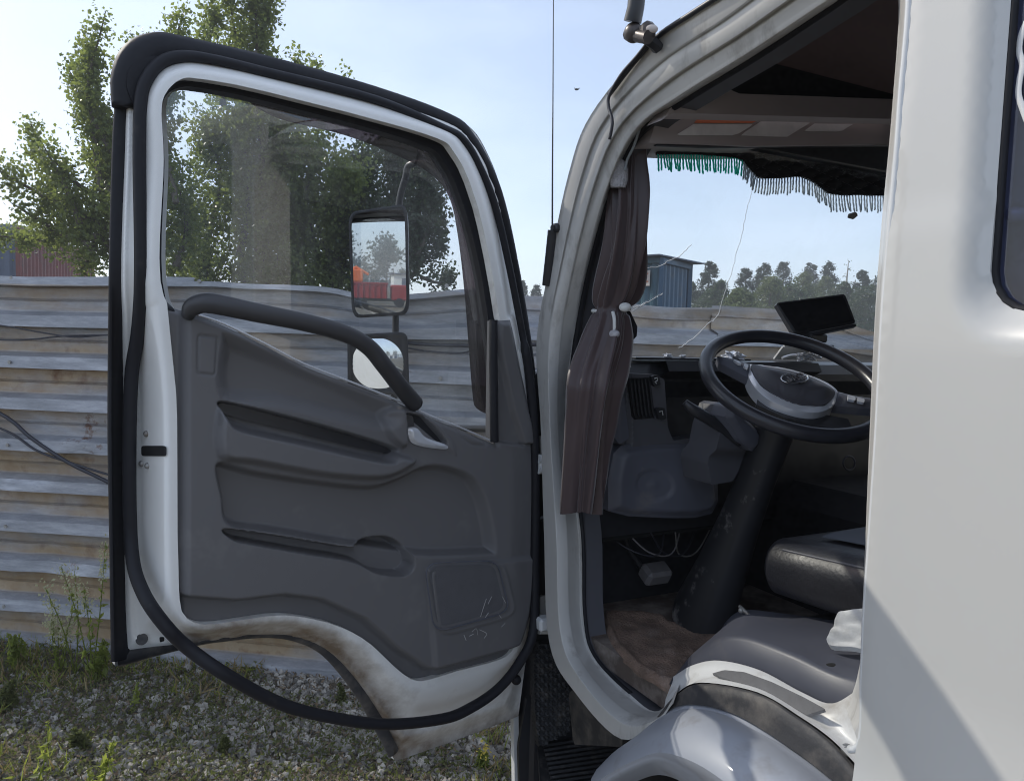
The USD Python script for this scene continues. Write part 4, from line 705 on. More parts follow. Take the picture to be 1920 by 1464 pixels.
obj('seat_base', [rbox(cab(-.84, -.49, 1.06), (.50, .40, .06), CABAX, .2), rbox(cab(-.84, -.49, .98), (.44, .42, .12), CABAX, .2)], 'black_plastic', seat)
obj('seat_rail', tube(spl([cab(-.52, -.26, 1.03), cab(-.60, -.255, 1.01), cab(-.75, -.25, 1.0), cab(-1.0, -.25, 1.0)], 5), .007, 6), 'black_plastic', seat, smooth=True)
obj('seat_lever', tube(spl([cab(-.50, -.24, 1.09), cab(-.56, -.235, 1.075), cab(-.66, -.235, 1.06)], 5), .004, 6), 'steel', seat, smooth=True); obj('seat_lever', ball(cab(-.51, -.235, 1.085), .006), 'steel', seat, smooth=True)
# ---------------------------------------------------------------- wheel arch inside, sill, fender, step
def strip(rows_, n=6): return loft([np.array([cy(x, y, o) for x, y in spl(r, n)]) for r, o in rows_])
rD = [(1262, 1268), (1300, 1246), (1350, 1238), (1425, 1256), (1505, 1298), (1560, 1318), (1640, 1300)]
rC = [(1245, 1300), (1292, 1242), (1345, 1208), (1400, 1203), (1485, 1235), (1570, 1272), (1650, 1290)]
rB = [(1262, 1270), (1302, 1222), (1350, 1194), (1405, 1193), (1492, 1222), (1575, 1262), (1655, 1275)]
rA2 = [(1330, 1215), (1352, 1180), (1385, 1158), (1425, 1162), (1500, 1190), (1580, 1215), (1660, 1235)]
rA = [(1345, 1190), (1370, 1155), (1400, 1143), (1440, 1146), (1510, 1155), (1590, 1165), (1670, 1170)]
obj('arch_trim', strip([(rD, -.095), (rC, -.105), (rB, -.125), (rA2, -.20), (rA, -.29), ([(x + 15, y + 20) for x, y in rA], -.36)]), 'arch_plastic', truck, smooth=35, label='blue grey moulded trim over the wheel arch beside the seat')
obj('trim_hole', ball(cy(1565, 1250, -.145), .013, (1.4, 1, .4)), 'dark_hole', truck, smooth=True)
rE = [(1245, 1330), (1268, 1300), (1310, 1278), (1350, 1272), (1420, 1296), (1500, 1342), (1560, 1384), (1612, 1432)]
rE0 = [(1250, 1302), (1280, 1275), (1318, 1256), (1356, 1250), (1428, 1270), (1508, 1312), (1566, 1340), (1616, 1330)]
obj('sill', strip([(rD[:6] + [(1612, 1290)], -.09), ([(1262, 1275), (1298, 1252), (1350, 1244), (1425, 1262), (1505, 1304), (1565, 1326), (1614, 1312)], -.078), ([(1256, 1290), (1286, 1266), (1324, 1254), (1420, 1274), (1506, 1318), (1566, 1348), (1614, 1350)], -.065),
                   ([(1252, 1300), (1280, 1280), (1320, 1266), (1420, 1284), (1504, 1330), (1564, 1366), (1613, 1392)], -.060), ([(1248, 1310), (1274, 1292), (1318, 1272), (1420, 1290), (1502, 1336), (1562, 1376), (1612, 1412)], -.046), ([(1245, 1330), (1268, 1300), (1314, 1279), (1420, 1297), (1500, 1343), (1560, 1386), (1612, 1440)], -.03)], 6), 'sill_paint', truck, smooth=40, label='white painted door sill curving over the wheel arch')
obj('anti_slip_pad', slab([(1338, 1266), (1360, 1260), (1398, 1264), (1450, 1283), (1510, 1312), (1550, 1334), (1514, 1345), (1460, 1316), (1400, 1288), (1350, 1272)], lambda x, y: cy(x, y, -.050) + (YL * .5 + ZU * .86) * .006, YL * .5 + ZU * .86, .006, 6), 'anti_slip', truck)
rG = [(1215, 1372), (1240, 1340), (1290, 1320), (1380, 1340), (1490, 1408), (1570, 1470), (1640, 1530)]
obj('sill_rubber', strip([([(1242, 1334), (1268, 1303), (1316, 1281), (1420, 1299), (1500, 1346), (1560, 1390), (1612, 1446)], -.028), ([(1236, 1338), (1264, 1306), (1312, 1286), (1415, 1304), (1496, 1352), (1562, 1402), (1620, 1462)], -.014), ([(1226, 1352), (1256, 1322), (1300, 1302), (1392, 1318), (1488, 1376), (1566, 1432), (1625, 1490)], -.012), (rG, -.006)], 6), 'dusty_rubber', truck, smooth=35)
fen = strip([(rG, -.010), ([(1150, 1420), (1188, 1384), (1232, 1350), (1290, 1328), (1372, 1346), (1480, 1418), (1580, 1500)], .012), ([(1118, 1442), (1160, 1402), (1222, 1366), (1290, 1342), (1366, 1362), (1470, 1432), (1570, 1515)], .06), ([(1108, 1460), (1150, 1424), (1210, 1390), (1280, 1372), (1350, 1398), (1440, 1462), (1540, 1540)], .105), ([(1108, 1475), (1148, 1446), (1192, 1424), (1240, 1410), (1300, 1428), (1360, 1466), (1440, 1530)], .125), ([(1112, 1490), (1156, 1460), (1195, 1440), (1238, 1428), (1290, 1446), (1340, 1478), (1420, 1550)], .122), ([(1125, 1510), (1165, 1480), (1198, 1462), (1238, 1452), (1280, 1466), (1325, 1498), (1400, 1570)], .06)], 7)
obj('fender', fen, 'fender_plastic', truck, smooth=35, label='dusty grey plastic mudguard over the front wheel')
obj('wheel_well', rbox(cab(-.92, -.24, .60), (.98, .46, .50), CABAX, .3), 'dark_hole', truck)
obj('wheel_arch_liner', rbox(cab(-.47, -.10, .55), (.32, .03, .56), CABAX, .1), 'dark_hole', truck)
fwh = obj('front_wheel', cyl(cab(-.82, -.22, .40), cab(-.82, .02, .40), .40, 40), 'rubber', truck, smooth=35); obj('rim', cyl(cab(-.82, .0, .40), cab(-.82, .025, .40), .22, 30), 'steel', fwh, smooth=35)
# step well
def quadm(p, n=2): return loft([[p[0], p[1]], [p[3], p[2]]])
stp = obj('step_tread', slab([(1008, 1395), (1072, 1362), (1180, 1380), (1215, 1420), (1090, 1500), (1015, 1500)], lambda x, y: gz(x, y, .54), ZU, .02, 20), 'tread_rubber', truck)
for i in range(13):
    a, b = gz(1018 + i * 2, 1398 + i * 8.5, .548), gz(1165 + i * 3, 1376 + i * 8.5, .548); obj('tread_rib', tube([a, b], .0042, 4), 'tread_rubber', stp)
ris = relief([(1000, 1225), (1010, 1205), (1040, 1206), (1078, 1222), (1078, 1300), (1066, 1372), (1010, 1400), (1002, 1330)], lambda x, y: cx(x, y, .0), -XF, lambda x, y: .004 * ((x % 8) < 4) * 1.0 + .004 * np.sin(y * .7), 3., skirt=.02)
obj('ribbed_guard', ris, 'tread_rubber', truck, smooth=20)
obj('step_wall', slab([(1066, 1300), (1080, 1285), (1140, 1330), (1185, 1370), (1172, 1400), (1075, 1395)], lambda x, y: cy(x, y, -.09), YL, .01, 12), 'dusty_rubber', truck)
obj('step_side', slab([(988, 1310), (1008, 1290), (1014, 1360), (1030, 1430), (1060, 1500), (975, 1500), (972, 1400)], lambda x, y: cx(x, y, .05), -XF, .01, 14), 'black_plastic', truck)
obj('corner_panel', slab([(963, 1345), (972, 1330), (974, 1420), (976, 1510), (966, 1510)], lambda x, y: cx(x, y, .10), -XF, .02, 14), 'white_paint', truck)
obj('marker_lamp', relief(rquad([(1020, 1428), (1034, 1432), (1052, 1478), (1036, 1482)], .3), lambda x, y: cx(x, y, .03), -XF, lambda x, y: .006 + 0 * x, 4., skirt=.02), 'orange_lens', truck, smooth=30)
obj('lower_corner', rbox(cab(.10, -.12, .75), (.12, .16, .70), CABAX, .1), 'black_plastic', truck)
# hinge side: dark gap, brackets
hc = slab([(1004, 705), (1022, 690), (1040, 790), (1062, 850), (1056, 1000), (1050, 1205), (1000, 1215), (996, 1000)], lambda x, y: cx(x, y, .035), -XF, .01, 14); obj('hinge_pocket', hc, 'black_plastic', truck)
for (py, k) in ((868, 0), (1168, 1)):
    h = obj('hinge', rbox(cy(1024, py, -.03), (.03, .05, .035), CABAX, .2), 'white_paint', truck)
    obj('hinge_bracket', [slab(rquad([(1012, py - 52), (1040, py - 48), (1046, py - 14), (1014, py - 10)], .2), lambda x, y: cx(x, y, -.012), -XF, .012, 6)], 'steel', h, smooth=20)
    for dy in (-8, 12): obj('knuckle', cyl(cx(1010, py + dy, -.02), cx(1034, py + dy, -.02), .0115, 14), 'white_paint', h, smooth=35)
    obj('bolt', cyl(cx(1033, py - 30, -.012), cx(1034, py - 30, -.024), .008, 8), 'steel', h)
obj('door_check', [ball(cx(1030, 965, .0), .016), cyl(cx(1030, 965, .0), cx(1012, 972, .01), .008, 8)], 'black_plastic', truck, smooth=40)
# aerials
an = obj('whip_antenna', tube([cy(1035.5, 436, .015), cy(1036, 300, .015), cy(1037, 150, .015), cy(1038, -60, .015)], [.0022, .0018, .0014, .001], 6), 'black_plastic', truck, smooth=True)
obj('antenna_base', [tube([cy(1025, 535, .0), cy(1031, 480, .004), cy(1036, 432, .006)], .0115, 10), rbox(cy(1042, 428, .0), (.03, .02, .022), CABAX, .3)], 'black_plastic', an, smooth=40)
rm = obj('antenna_mount', tube([cy(1200, -70, .05), cy(1192, 15, .05), cy(1186, 42, .05)], [.0165, .0165, .0175], 12), 'black_plastic', truck, smooth=35)
obj('clamp', [ball(cy(1188, 62, .045), .019), cyl(cy(1178, 64, .045), cy(1216, 70, .04), .013, 10), rbox(cy(1214, 60, .035), (.03, .03, .035), CABAX, .3)], 'dark_steel', rm, smooth=40); obj('wing_nut', ball(cy(1222, 55, .035), .008, (1.5, 1, 1)), 'poster', rm, smooth=True)
obj('bracket', tube([cy(1212, 72, .035), cy(1228, 84, .01), cy(1234, 92, .0)], .012, 6), 'black_plastic', rm)
obj('antenna_cable', tube(spl([cy(x, y, .012) for x, y in [(1216, 78), (1195, 105), (1165, 140), (1143, 178), (1141, 200), (1148, 228), (1143, 262)]], 6), .0035, 6), 'cable', truck, smooth=True)

# ---------------------------------------------------------------- DOOR
outer = spl([(231, 150), (223, 200), (214, 400), (210, 600), (209, 800), (211, 1000), (215, 1246)], 5).tolist() + spl([(217, 1249), (300, 1226), (400, 1203), (500, 1194), (560, 1202), (610, 1228), (660, 1286), (700, 1350), (740, 1425)], 5).tolist() + \
    spl([(744, 1426), (860, 1385), (972, 1342)], 4).tolist() + spl([(984, 1250), (1001, 1150), (1006, 1000), (1004, 850), (996, 700), (983, 620), (955, 430), (935, 340), (905, 270), (880, 238), (840, 212), (700, 162), (500, 110), (400, 88), (345, 78), (290, 80), (250, 108)], 5).tolist()
wino = spl([(299, 560), (298, 300), (294, 205), (306, 166), (335, 141), (375, 139), (500, 163), (800, 243), (862, 286), (900, 370), (926, 480), (946, 600), (958, 700), (960, 830), (740, 720), (420, 590)], 6, True).tolist()
wini = spl([(318, 560), (316, 300), (311, 205), (322, 172), (345, 160), (380, 160), (500, 184), (785, 262), (845, 305), (882, 390), (908, 490), (926, 600), (936, 700), (940, 850), (740, 760), (420, 620)], 6, True).tolist()
trim = [(304, 573), (330, 577), (352, 584)] + spl([(356, 587), (417, 610), (500, 650), (570, 686), (660, 721), (741, 753), (811, 785), (860, 804), (925, 832)], 4).tolist() + [(927, 700), (929, 602), (956, 600)] + spl([(962, 625), (975, 690), (990, 760), (1004, 830), (1004, 1000), (997, 1130), (978, 1200), (950, 1240), (860, 1266), (800, 1284), (770, 1282), (740, 1262), (690, 1215), (650, 1190), (600, 1172), (530, 1162), (460, 1170), (400, 1179), (365, 1176), (340, 1160), (328, 1125), (324, 1000), (323, 780), (317, 690)], 5).tolist()
out_d, win_d, trim_d = sdp(outer), sdp(wino), sdp(trim); U_in = Polygon(trim).buffer(0).union(Polygon(wino).buffer(0)).buffer(8).buffer(-8); U_in = max(U_in.geoms, key=lambda g: g.area) if hasattr(U_in, 'geoms') else U_in
in_d = sdp(list(U_in.exterior.coords)); arch_d = sdl([(380, 1195), (500, 1185), (570, 1195), (625, 1235), (680, 1300), (730, 1400)]); bot_d = sdl([(744, 1426), (860, 1385), (972, 1342)])
def deep(x, y): return .062 * S(430, 320, x) * S(480, 720, y) + 0 * x
def dh(x, y):
    a, b = np.maximum(out_d(x, y), 0), np.maximum(-in_d(x, y), 0); t = a / (a + b + 1e-6)
    return -.062 - deep(x, y) + .026 * S(.10, .30, t) + (.036 + deep(x, y)) * S(.36, .97, t) - .003 * np.exp(-((t - .34) / .03) ** 2)
hole = U_in.buffer(-9); hole = max(hole.geoms, key=lambda g: g.area) if hasattr(hole, 'geoms') else hole
dmesh = relief(outer, lambda x, y: dr(x, y, dh(x, y)), DN, None, 5., holes=[list(hole.simplify(.6).exterior.coords)[:-1]], skirt=.02); px = dmesh.metadata['px']
dv = np.clip(.80 * np.exp(-(arch_d(px[:, 0], px[:, 1]) / 52) ** 2) + .55 * np.exp(-(bot_d(px[:, 0], px[:, 1]) / 30) ** 2) + .18 * S(1150, 1230, px[:, 1]), 0, .85) * 1.0
dirtv = np.full(len(dmesh.vertices), .35); dirtv[:len(dv)] = dv
door = obj('door', dmesh, 'dirty_paint', truck, smooth=True, prim_var=dirtv, label='open white driver door with grey plastic trim')
obj('outer_skin', slab(outer, lambda x, y: dr(x, y, -.10), DN, .012, 14) if 0 else relief(outer, lambda x, y: dr(x, y, -.165), DN, None, 14., holes=[spl(np.array(wini) * 1.0, 1, True).tolist()], skirt=.02), 'white_paint', door)
obj('edge_skirt', loft([np.array([dr(x, y, -.06) for x, y in outer]), np.array([dr(x, y, -.165) for x, y in outer])], closed=True), 'white_paint', door, smooth=40)
obj('window_channel', relief(wino, lambda x, y: dr(x, y, -.012), DN, lambda x, y: -.02 * S(4, 16, win_d(x, y)), 5., holes=[wini], skirt=.03), 'rubber', door, smooth=40)
pane = obj('window_pane', relief(wini, lambda x, y: dr(x, y, -.050), DN, None, 25.), 'door_glass', door)
# wind deflector outside the window: along the top and down the front edge
defl = spl([(470, 186), (640, 232), (770, 266), (838, 300), (876, 380), (905, 480), (926, 600), (936, 700), (936, 784), (918, 778), (893, 765), (886, 740), (878, 640), (870, 540), (858, 440), (842, 370), (806, 326), (740, 290), (640, 252), (520, 222)], 5, True)
dfd = sdp(defl); obj('wind_deflector', relief(defl, lambda x, y: dr(x, y, -.185), DN, lambda x, y: -.02 * S(0, 30, dfd(x, y)), 8.), 'smoke_glass', door, smooth=True)
def tube_px(pl, r, o, n=6, closed=False, flat=None, sides=12, dp=1.): 
    pl = spl(pl, n, closed); p = dr(pl[:, 0], pl[:, 1], 0); oo = np.interp(np.arange(len(pl)), np.linspace(0, len(pl) - 1, len(o)), o) if np.ndim(o) else o
    oo = np.broadcast_to(oo, (len(pl),)) - dp * deep(pl[:, 0], pl[:, 1]); p = np.array([dr(x, y, q) for (x, y), q in zip(pl, oo)])
    r = np.interp(np.arange(len(pl)), np.linspace(0, len(pl) - 1, len(r)), r) if np.ndim(r) else r
    return tube(p, r, sides, closed=closed, flat=flat, fdir=DN)
obj('edge_rubber', tube_px([(240, 175), (232, 230), (226, 400), (222, 600), (220, 800), (223, 1000), (226, 1235)], .0165, -.058, flat=.55), 'rubber', door, smooth=True)
obj('bottom_rubber', tube_px([(222, 1236), (300, 1214), (400, 1192), (500, 1182), (565, 1192), (615, 1220), (668, 1284), (704, 1345), (738, 1410)], .0145, -.058, flat=.55), 'dusty_rubber', door, smooth=True)
obj('top_rubber', tube_px([(238, 205), (240, 150), (262, 108), (300, 92), (345, 95), (500, 126), (700, 178), (838, 226), (882, 262), (920, 330), (944, 400), (966, 500), (984, 600), (998, 700), (1006, 800)], [.024, .028, .027, .022, .018, .016, .014, .011, .010, .009], -.046, flat=.8), 'rubber', door, smooth=True)
obj('corner_flap', relief(spl([(236, 160), (243, 128), (275, 108), (318, 110), (300, 128), (275, 150), (262, 178), (254, 200), (246, 190)], 4, True), lambda x, y: dr(x, y, -.028), DN, lambda x, y: .004 + 0 * x, 5., skirt=.03), 'rubber', door, smooth=40)
sealp = [(982, 640), (955, 500), (928, 385), (898, 310), (868, 262), (830, 240), (700, 186), (500, 136), (400, 112), (345, 106), (305, 116), (277, 146), (264, 190), (261, 300), (265, 480), (264, 560), (258, 630), (247, 700), (243, 800), (243, 950), (249, 1050), (268, 1110), (300, 1160), (345, 1208), (420, 1262), (520, 1316), (610, 1342), (720, 1357), (830, 1347), (885, 1325), (935, 1290), (975, 1240), (1000, 1180), (1003, 1050), (1004, 900), (1001, 800), (992, 700)]
so = [-.016] * 20 + [.02, .06, .08, .06, .05, .05, .05, .055, .05, .045, .04, .03, .01] + [.006] * 4
obj('weather_seal', tube_px(sealp, [.0090] * 9 + [.0105] * 5 + [.0118] * 14 + [.0125] * 5 + [.012] * 4, so, 6, True), 'rubber', door, smooth=True, label='black rubber door seal, its lower part hanging loose in a loop')
# moulded trim
T = lambda l: sdp(spl(l, 5, True))
wedge = T([(412, 642), (440, 632), (640, 712), (730, 762), (724, 800), (640, 790), (520, 762), (412, 745)]); slot = T([(408, 750), (520, 774), (640, 806), (736, 837), (732, 855), (706, 866), (560, 832), (434, 806), (416, 780)])
rec = T([(402, 864), (480, 880), (600, 898), (690, 906), (742, 892), (790, 870), (840, 872), (888, 896), (914, 950), (927, 1030), (900, 1040), (780, 1042), (650, 1024), (520, 1002), (424, 985), (408, 930)]); bulge = T([(404, 764), (436, 790), (560, 824), (700, 852), (742, 848), (772, 862), (740, 886), (690, 898), (590, 890), (470, 868), (402, 852)])
pock = T([(416, 989), (520, 1002), (640, 1022), (668, 1020), (700, 1010), (738, 1010), (764, 1029), (772, 1058), (752, 1077), (702, 1073), (655, 1051), (560, 1035), (470, 1019), (432, 1010)]); low = sdp([(325, 1105), (342, 1116), (440, 1124), (530, 1113), (600, 1122), (680, 1158), (745, 1216), (800, 1252), (830, 1246), (980, 1205), (1010, 1200), (1000, 1310), (300, 1310), (300, 1105)])
spkq = rquad([(796, 1056), (932, 1050), (956, 1146), (814, 1186)], .2, 6); spkd = sdp(spkq); mainp = sdp([(352, 590), (930, 600), (950, 830), (950, 1320), (352, 1320)]); cov = sdp(rquad([(367, 628), (403, 632), (399, 703), (366, 699)], .14)); hump = T([(712, 775), (728, 762), (752, 768), (754, 834), (730, 828), (714, 806)]); hrec = sdp(rquad([(754, 772), (790, 778), (832, 826), (831, 843), (766, 830), (757, 812)], .15))
bez = sdp(rquad([(745, 762), (800, 775), (846, 830), (850, 856), (760, 838), (748, 810)], .15)); sailt = sdp([(929, 602), (945, 690), (962, 770), (985, 838), (925, 830)]); cov2 = sdp([(850, 798), (904, 826), (905, 834), (880, 832), (854, 812)]); crease = sdp([(792, 1062), (806, 1252), (860, 1320), (1020, 1320), (1020, 1040), (930, 1046)])
def th_(x, y):
    h = .012 * S(-1, 10, trim_d(x, y)) - .022 * S(2, -16, mainp(x, y)) * (x < 500)
    h = h - .026 * S(-6, 30, wedge(x, y)) + .024 * S(-3, 13, bulge(x, y)) - .030 * S(0, 15, rec(x, y)) - .026 * S(0, 8, slot(x, y)) - .040 * S(0, 5, pock(x, y)) - .030 * S(-5, 8, low(x, y))
    h = h + .004 * np.exp(-(spkd(x, y) / 2.6) ** 2) + .002 * S(0, 3, spkd(x, y)) - .003 * np.exp(-(cov(x, y) / 1.8) ** 2) + .020 * S(-3, 9, hump(x, y)) - .030 * S(0, 5, hrec(x, y)) + .004 * S(-2, 4, bez(x, y)) - .014 * S(0, 6, sailt(x, y)) - .004 * np.exp(-(cov2(x, y) / 1.8) ** 2) + .010 * S(-2, 6, crease(x, y))
    return h - .010 * S(948, 990, x) * (y > 830)
tr = obj('trim_panel', relief(trim, lambda x, y: dr(x, y, 0), DN, th_, 2.7, skirt=.03), 'door_plastic', door, smooth=50)
spk2 = rquad([(803, 1063), (926, 1057), (947, 1142), (820, 1177)], .18, 6); obj('speaker_grille', relief(spk2, lambda x, y: dr(x, y, .0245), DN, None, 4.), 'speaker_cloth', door, smooth=40)
obj('pull_strip', slab(spl([(416, 756), (520, 780), (640, 812), (727, 841), (722, 849), (640, 832), (520, 802), (424, 777)], 4, True), lambda x, y: dr(x, y, -.004), DN, .003, 5), 'black_plastic', tr)
obj('sail_seal', tube(np.array([dr(x, y, .012) for x, y in [(925, 600), (925, 680), (926, 760), (927, 828)]]), .0105, 8), 'rubber', door, smooth=True)
obj('handle_recess', slab(rquad([(757, 775), (790, 781), (829, 826), (828, 840), (768, 828), (759, 812)], .15), lambda x, y: dr(x, y, -.004), DN, .004, 6), 'black_plastic', door)
for l in ([(912, 1122), (906, 1140), (901, 1156)], [(922, 1118), (915, 1132)], [(908, 1160), (916, 1148)], [(885, 1184), (893, 1178), (896, 1190)], [(899, 1180), (912, 1187), (908, 1196)], [(934, 1150), (940, 1158)], [(942, 1118), (948, 1130)], [(880, 1192), (888, 1188)], [(940, 1175), (947, 1168)], [(870, 1190), (874, 1200)]):
    obj('scratch', tube(np.array([dr(x, y, .0262 if y > 1112 and x > 800 else .013) for x, y in spl(l, 4)]), .0007, 4), 'scuff', tr)
obj('key_ring_switch', tube(np.array([cx(1592 + 11 * math.cos(a), 868 + 13 * math.sin(a), -.12) for a in np.linspace(0, 6.283, 24)[:-1]]), .003, 6, closed=True), 'grey_plastic', dash, smooth=True)
rim = spl(spkq, 1, True); obj('speaker_rim', tube(np.array([dr(x, y, .0265) for x, y in spkq]), .0018, 6, closed=True), 'grey_plastic', door, smooth=True)
gr = tube_px([(352, 592), (360, 577), (384, 568), (420, 573), (480, 586), (570, 604), (645, 625), (690, 650), (720, 685), (750, 724), (778, 757)], [.011, .016, .018, .0175, .017, .017, .017, .0175, .018, .019], [.008, .026, .046, .058, .064, .064, .062, .055, .036, .002], 8, False, 1.0, dp=0)
obj('grab_handle', gr, 'handle_plastic', door, smooth=True)
lev = obj('door_lever', relief(spl([(758, 800), (775, 802), (790, 818), (828, 832), (829, 840), (800, 838), (772, 832), (760, 822)], 4, True), lambda x, y: dr(x, y, .0), DN, lambda x, y: .016 + .006 * S(0, 5, sdp([(758, 800), (775, 802), (790, 818), (828, 832), (829, 840), (800, 838), (772, 832), (760, 822)])(x, y)), 3., skirt=.02), 'silver', door, smooth=40)
obj('lock_knob', relief(rquad([(757, 777), (774, 779), (777, 800), (759, 801)], .2), lambda x, y: dr(x, y, .018), DN, None, 3., skirt=.02), 'chrome', lev, smooth=40)
obj('sill_strip', tube(np.array([dr(x, y, .004) for x, y in spl([(352, 585), (417, 606), (500, 646), (570, 682), (660, 717), (741, 749), (811, 781), (860, 800), (925, 828)], 4)]), .0022, 6), 'silver', door, smooth=True)
obj('latch', relief(rrect(266, 836, 312, 855, 4), lambda x, y: dr(x, y, dh(x, y) + .003), DN, None, 3., skirt=.004), 'dark_hole', door)
for x, y in ((275, 813), (266, 869), (277, 873)): obj('latch_screw', ball(dr(x, y, float(dh(np.array([x * 1.]), np.array([y * 1.]))[0])), .0058), 'steel', door, smooth=True)
obj('drain_plug', cyl(dr(266, 1198, -.12), dr(266, 1198, float(dh(np.array([266.]), np.array([1198.]))[0]) + .003), .0105, 18), 'dusty_rubber', door, smooth=30); obj('square_hole', rbox(dr(303, 1197, float(dh(np.array([303.]), np.array([1197.]))[0])), (.008, .006, .010), DAX), 'dark_hole', door)
obj('door_stop', ball(dr(968, 1274, -.01), .013, (1, 1, 1)), 'rubber', door, smooth=True)

# ---------------------------------------------------------------- mirrors on their arm, standing out from the front corner
def mirror_unit(q, depth, nrm, name, curve, lab):
    nrm = np.array(nrm, float); nrm /= np.linalg.norm(nrm); qq = np.array(rquad(q, .14, 6)); c0 = wy(np.mean([p[0] for p in q]), np.mean([p[1] for p in q]), depth)
    base = lambda x, y: hit(x, y, c0, nrm); dd = sdp(qq)
    hs = obj(name, relief(qq, base, nrm, lambda x, y: .004 * S(0, 4, dd(x, y)) - .006 * S(5, 9, dd(x, y)), 4., skirt=.03), 'black_plastic', truck, smooth=35, label=lab)
    back = [base(*A(qq)) - nrm * .03]; cc = back[0].mean(0)
    obj('mirror_shell', loft([back[0], cc + (back[0] - cc) * .93 - nrm * .03, cc + (back[0] - cc) * .6 - nrm * .05, cc + (back[0] - cc) * .05 - nrm * .055], closed=True), 'black_plastic', hs, smooth=True)
    cq = np.mean(qq, 0); inn = cq + (qq - cq) * np.array([.90, .945])
    gl = relief(inn, base, nrm, None, 5.); v = gl.vertices; r2 = ((v - c0) ** 2).sum(1); gl.vertices = v + nrm * (.004 + (0 - r2) / (2 * curve))[:, None]
    obj('mirror_glass', gl, 'mirror', hs, smooth=True); return c0, nrm
c1, n1 = mirror_unit([(653, 398), (764, 382), (768, 590), (660, 597)], 2.36, (.10, -1, -.032), 'main_mirror', 14.0, 'tall upper door mirror showing sky and a red truck')
c2, n2 = mirror_unit([(651, 628), (764, 622), (768, 740), (652, 738)], 2.36, (.13, -1, -.03), 'wide_mirror', .55, 'lower wide-angle mirror half hidden by the grab handle')
arm = obj('mirror_arm', tube(spl([wy(738, 780, 2.46), wy(740, 700, 2.45), wy(742, 600, 2.45), wy(744, 480, 2.45), wy(748, 385, 2.44), wy(760, 335, 2.42), wy(772, 308, 2.40), wy(830, 318, 2.33), wy(880, 420, 2.28), wy(930, 620, 2.24), wy(970, 790, 2.2), cab(.10, -.10, 1.33)], 5), .011, 10), 'black_plastic', truck, smooth=True)
obj('lower_arm', tube(spl([wy(738, 780, 2.46), wy(800, 800, 2.4), cab(.10, -.10, 1.40)], 5), .011, 10), 'black_plastic', arm, smooth=True)

# ================================================================ LOOSE THINGS IN THE CAB
cur = thing('curtain', cy(1150, 240, -.12), 'brown satin curtain gathered by a cord at the front door post', 'curtain')
cl = [(238, 1172, 1214, .25), (290, 1158, 1212, .3), (345, 1146, 1216, .3), (400, 1144, 1216, .35), (470, 1136, 1210, .4), (530, 1122, 1202, .4), (562, 1116, 1190, .45), (580, 1117, 1172, .5), (598, 1108, 1176, .5), (640, 1088, 1178, .5), (700, 1066, 1166, .5), (770, 1060, 1152, .5), (850, 1056, 1140, .5), (920, 1052, 1132, .5), (958, 1050, 1128, .5)]
cls = spl([(a, b, c) for a, b, c, _ in cl], 4); rowsC = []
for i, (y, xl, xr) in enumerate(cls):
    c = cy((xl + xr) / 2, y, np.interp(y, [240, 560, 640, 720, 960], [-.115, -.11, -.08, -.035, -.03])); k = np.linalg.norm(c - C) / F; hw = (xr - xl) / 2 * k; tt = np.linspace(0, 2 * np.pi, 73)[:-1]; g = (.22 if 575 < y < 590 else .60) * np.interp(y, [240, 500, 580, 700, 960], [.6, .9, .5, .8, 1.])
    tw = .004 * (y - 580); fold = 1 + .10 * (meshkit.noise(np.stack([3 * np.cos(tt), 3 * np.sin(tt), 0 * tt + y * .02], -1), 5) - .5) + g * (np.sin(5 * tt + tw + .6 + .5 * math.sin(y * .013)) * .5 + .35 * np.sin(9 * tt - tw * 1.4 + 1.0) + .25 * np.sin(14 * tt + tw))
    px_ = hw * np.cos(tt) * (1 - g * .35) * fold; py_ = hw * .55 * np.sin(tt) * fold
    rowsC.append(c + px_[:, None] * np.array([1, 0, 0]) + py_[:, None] * np.array([0, 1, 0]) + np.array([0, 0, .004]) * np.sin(3 * tt)[:, None] * (i == len(cls) - 1))
obj('cloth', loft(rowsC, closed=True), 'curtain_cloth', cur, smooth=True)
tp_ = [cy(1178, 560, -.13), cy(1196, 610, -.15), cy(1192, 640, -.15)]
obj('side_fold', loft([[cy(x, y, -.14 - .02 * math.sin(i)) for i, (x, y) in enumerate(r)] for r in ([(1162, 585), (1172, 582), (1182, 584)], [(1160, 605), (1180, 600), (1195, 612)], [(1158, 625), (1178, 622), (1194, 630)], [(1156, 650), (1170, 645), (1178, 648)])]), 'black_cloth', cur, smooth=True)
tas = thing('tassel', cy(1165, 300, -.08), 'silver knitted tassel hanging at the top of the curtain', 'tassel')
obj('cord', [tube(spl([cy(x, y, -.075) for x, y in l], 5), .003, 6) for l in ([(1196, 240), (1180, 262), (1160, 290), (1150, 318)],)], 'silver_fringe', tas, smooth=True); obj('cord', tube(spl([cy(x, y, -.075) for x, y in [(1200, 240), (1188, 275), (1176, 300), (1172, 320)]], 5), .003, 6), 'silver_fringe', tas, smooth=True)
tr_ = []
for (y, xl, xr) in [(300, 1158, 1168), (306, 1152, 1174), (318, 1147, 1176), (338, 1144, 1176), (352, 1146, 1172)]:
    c = cy((xl + xr) / 2, y, -.07); hw = (xr - xl) / 2 * np.linalg.norm(c - C) / F; tt = np.linspace(0, 2 * np.pi, 49)[:-1]; tr_.append(c + (hw * np.cos(tt) * (1 + .06 * np.sin(16 * tt)))[:, None] * R0 + (hw * .6 * np.sin(tt) * (1 + .06 * np.sin(16 * tt)))[:, None] * np.array([0, 1, 0]))
obj('yarn_head', loft(tr_, closed=True, caps=True), 'tassel_yarn', tas, smooth=True)
tie = thing('curtain_tie', cy(1150, 582, -.10), 'white cord tied round the curtain with a knitted bobble', 'cord')
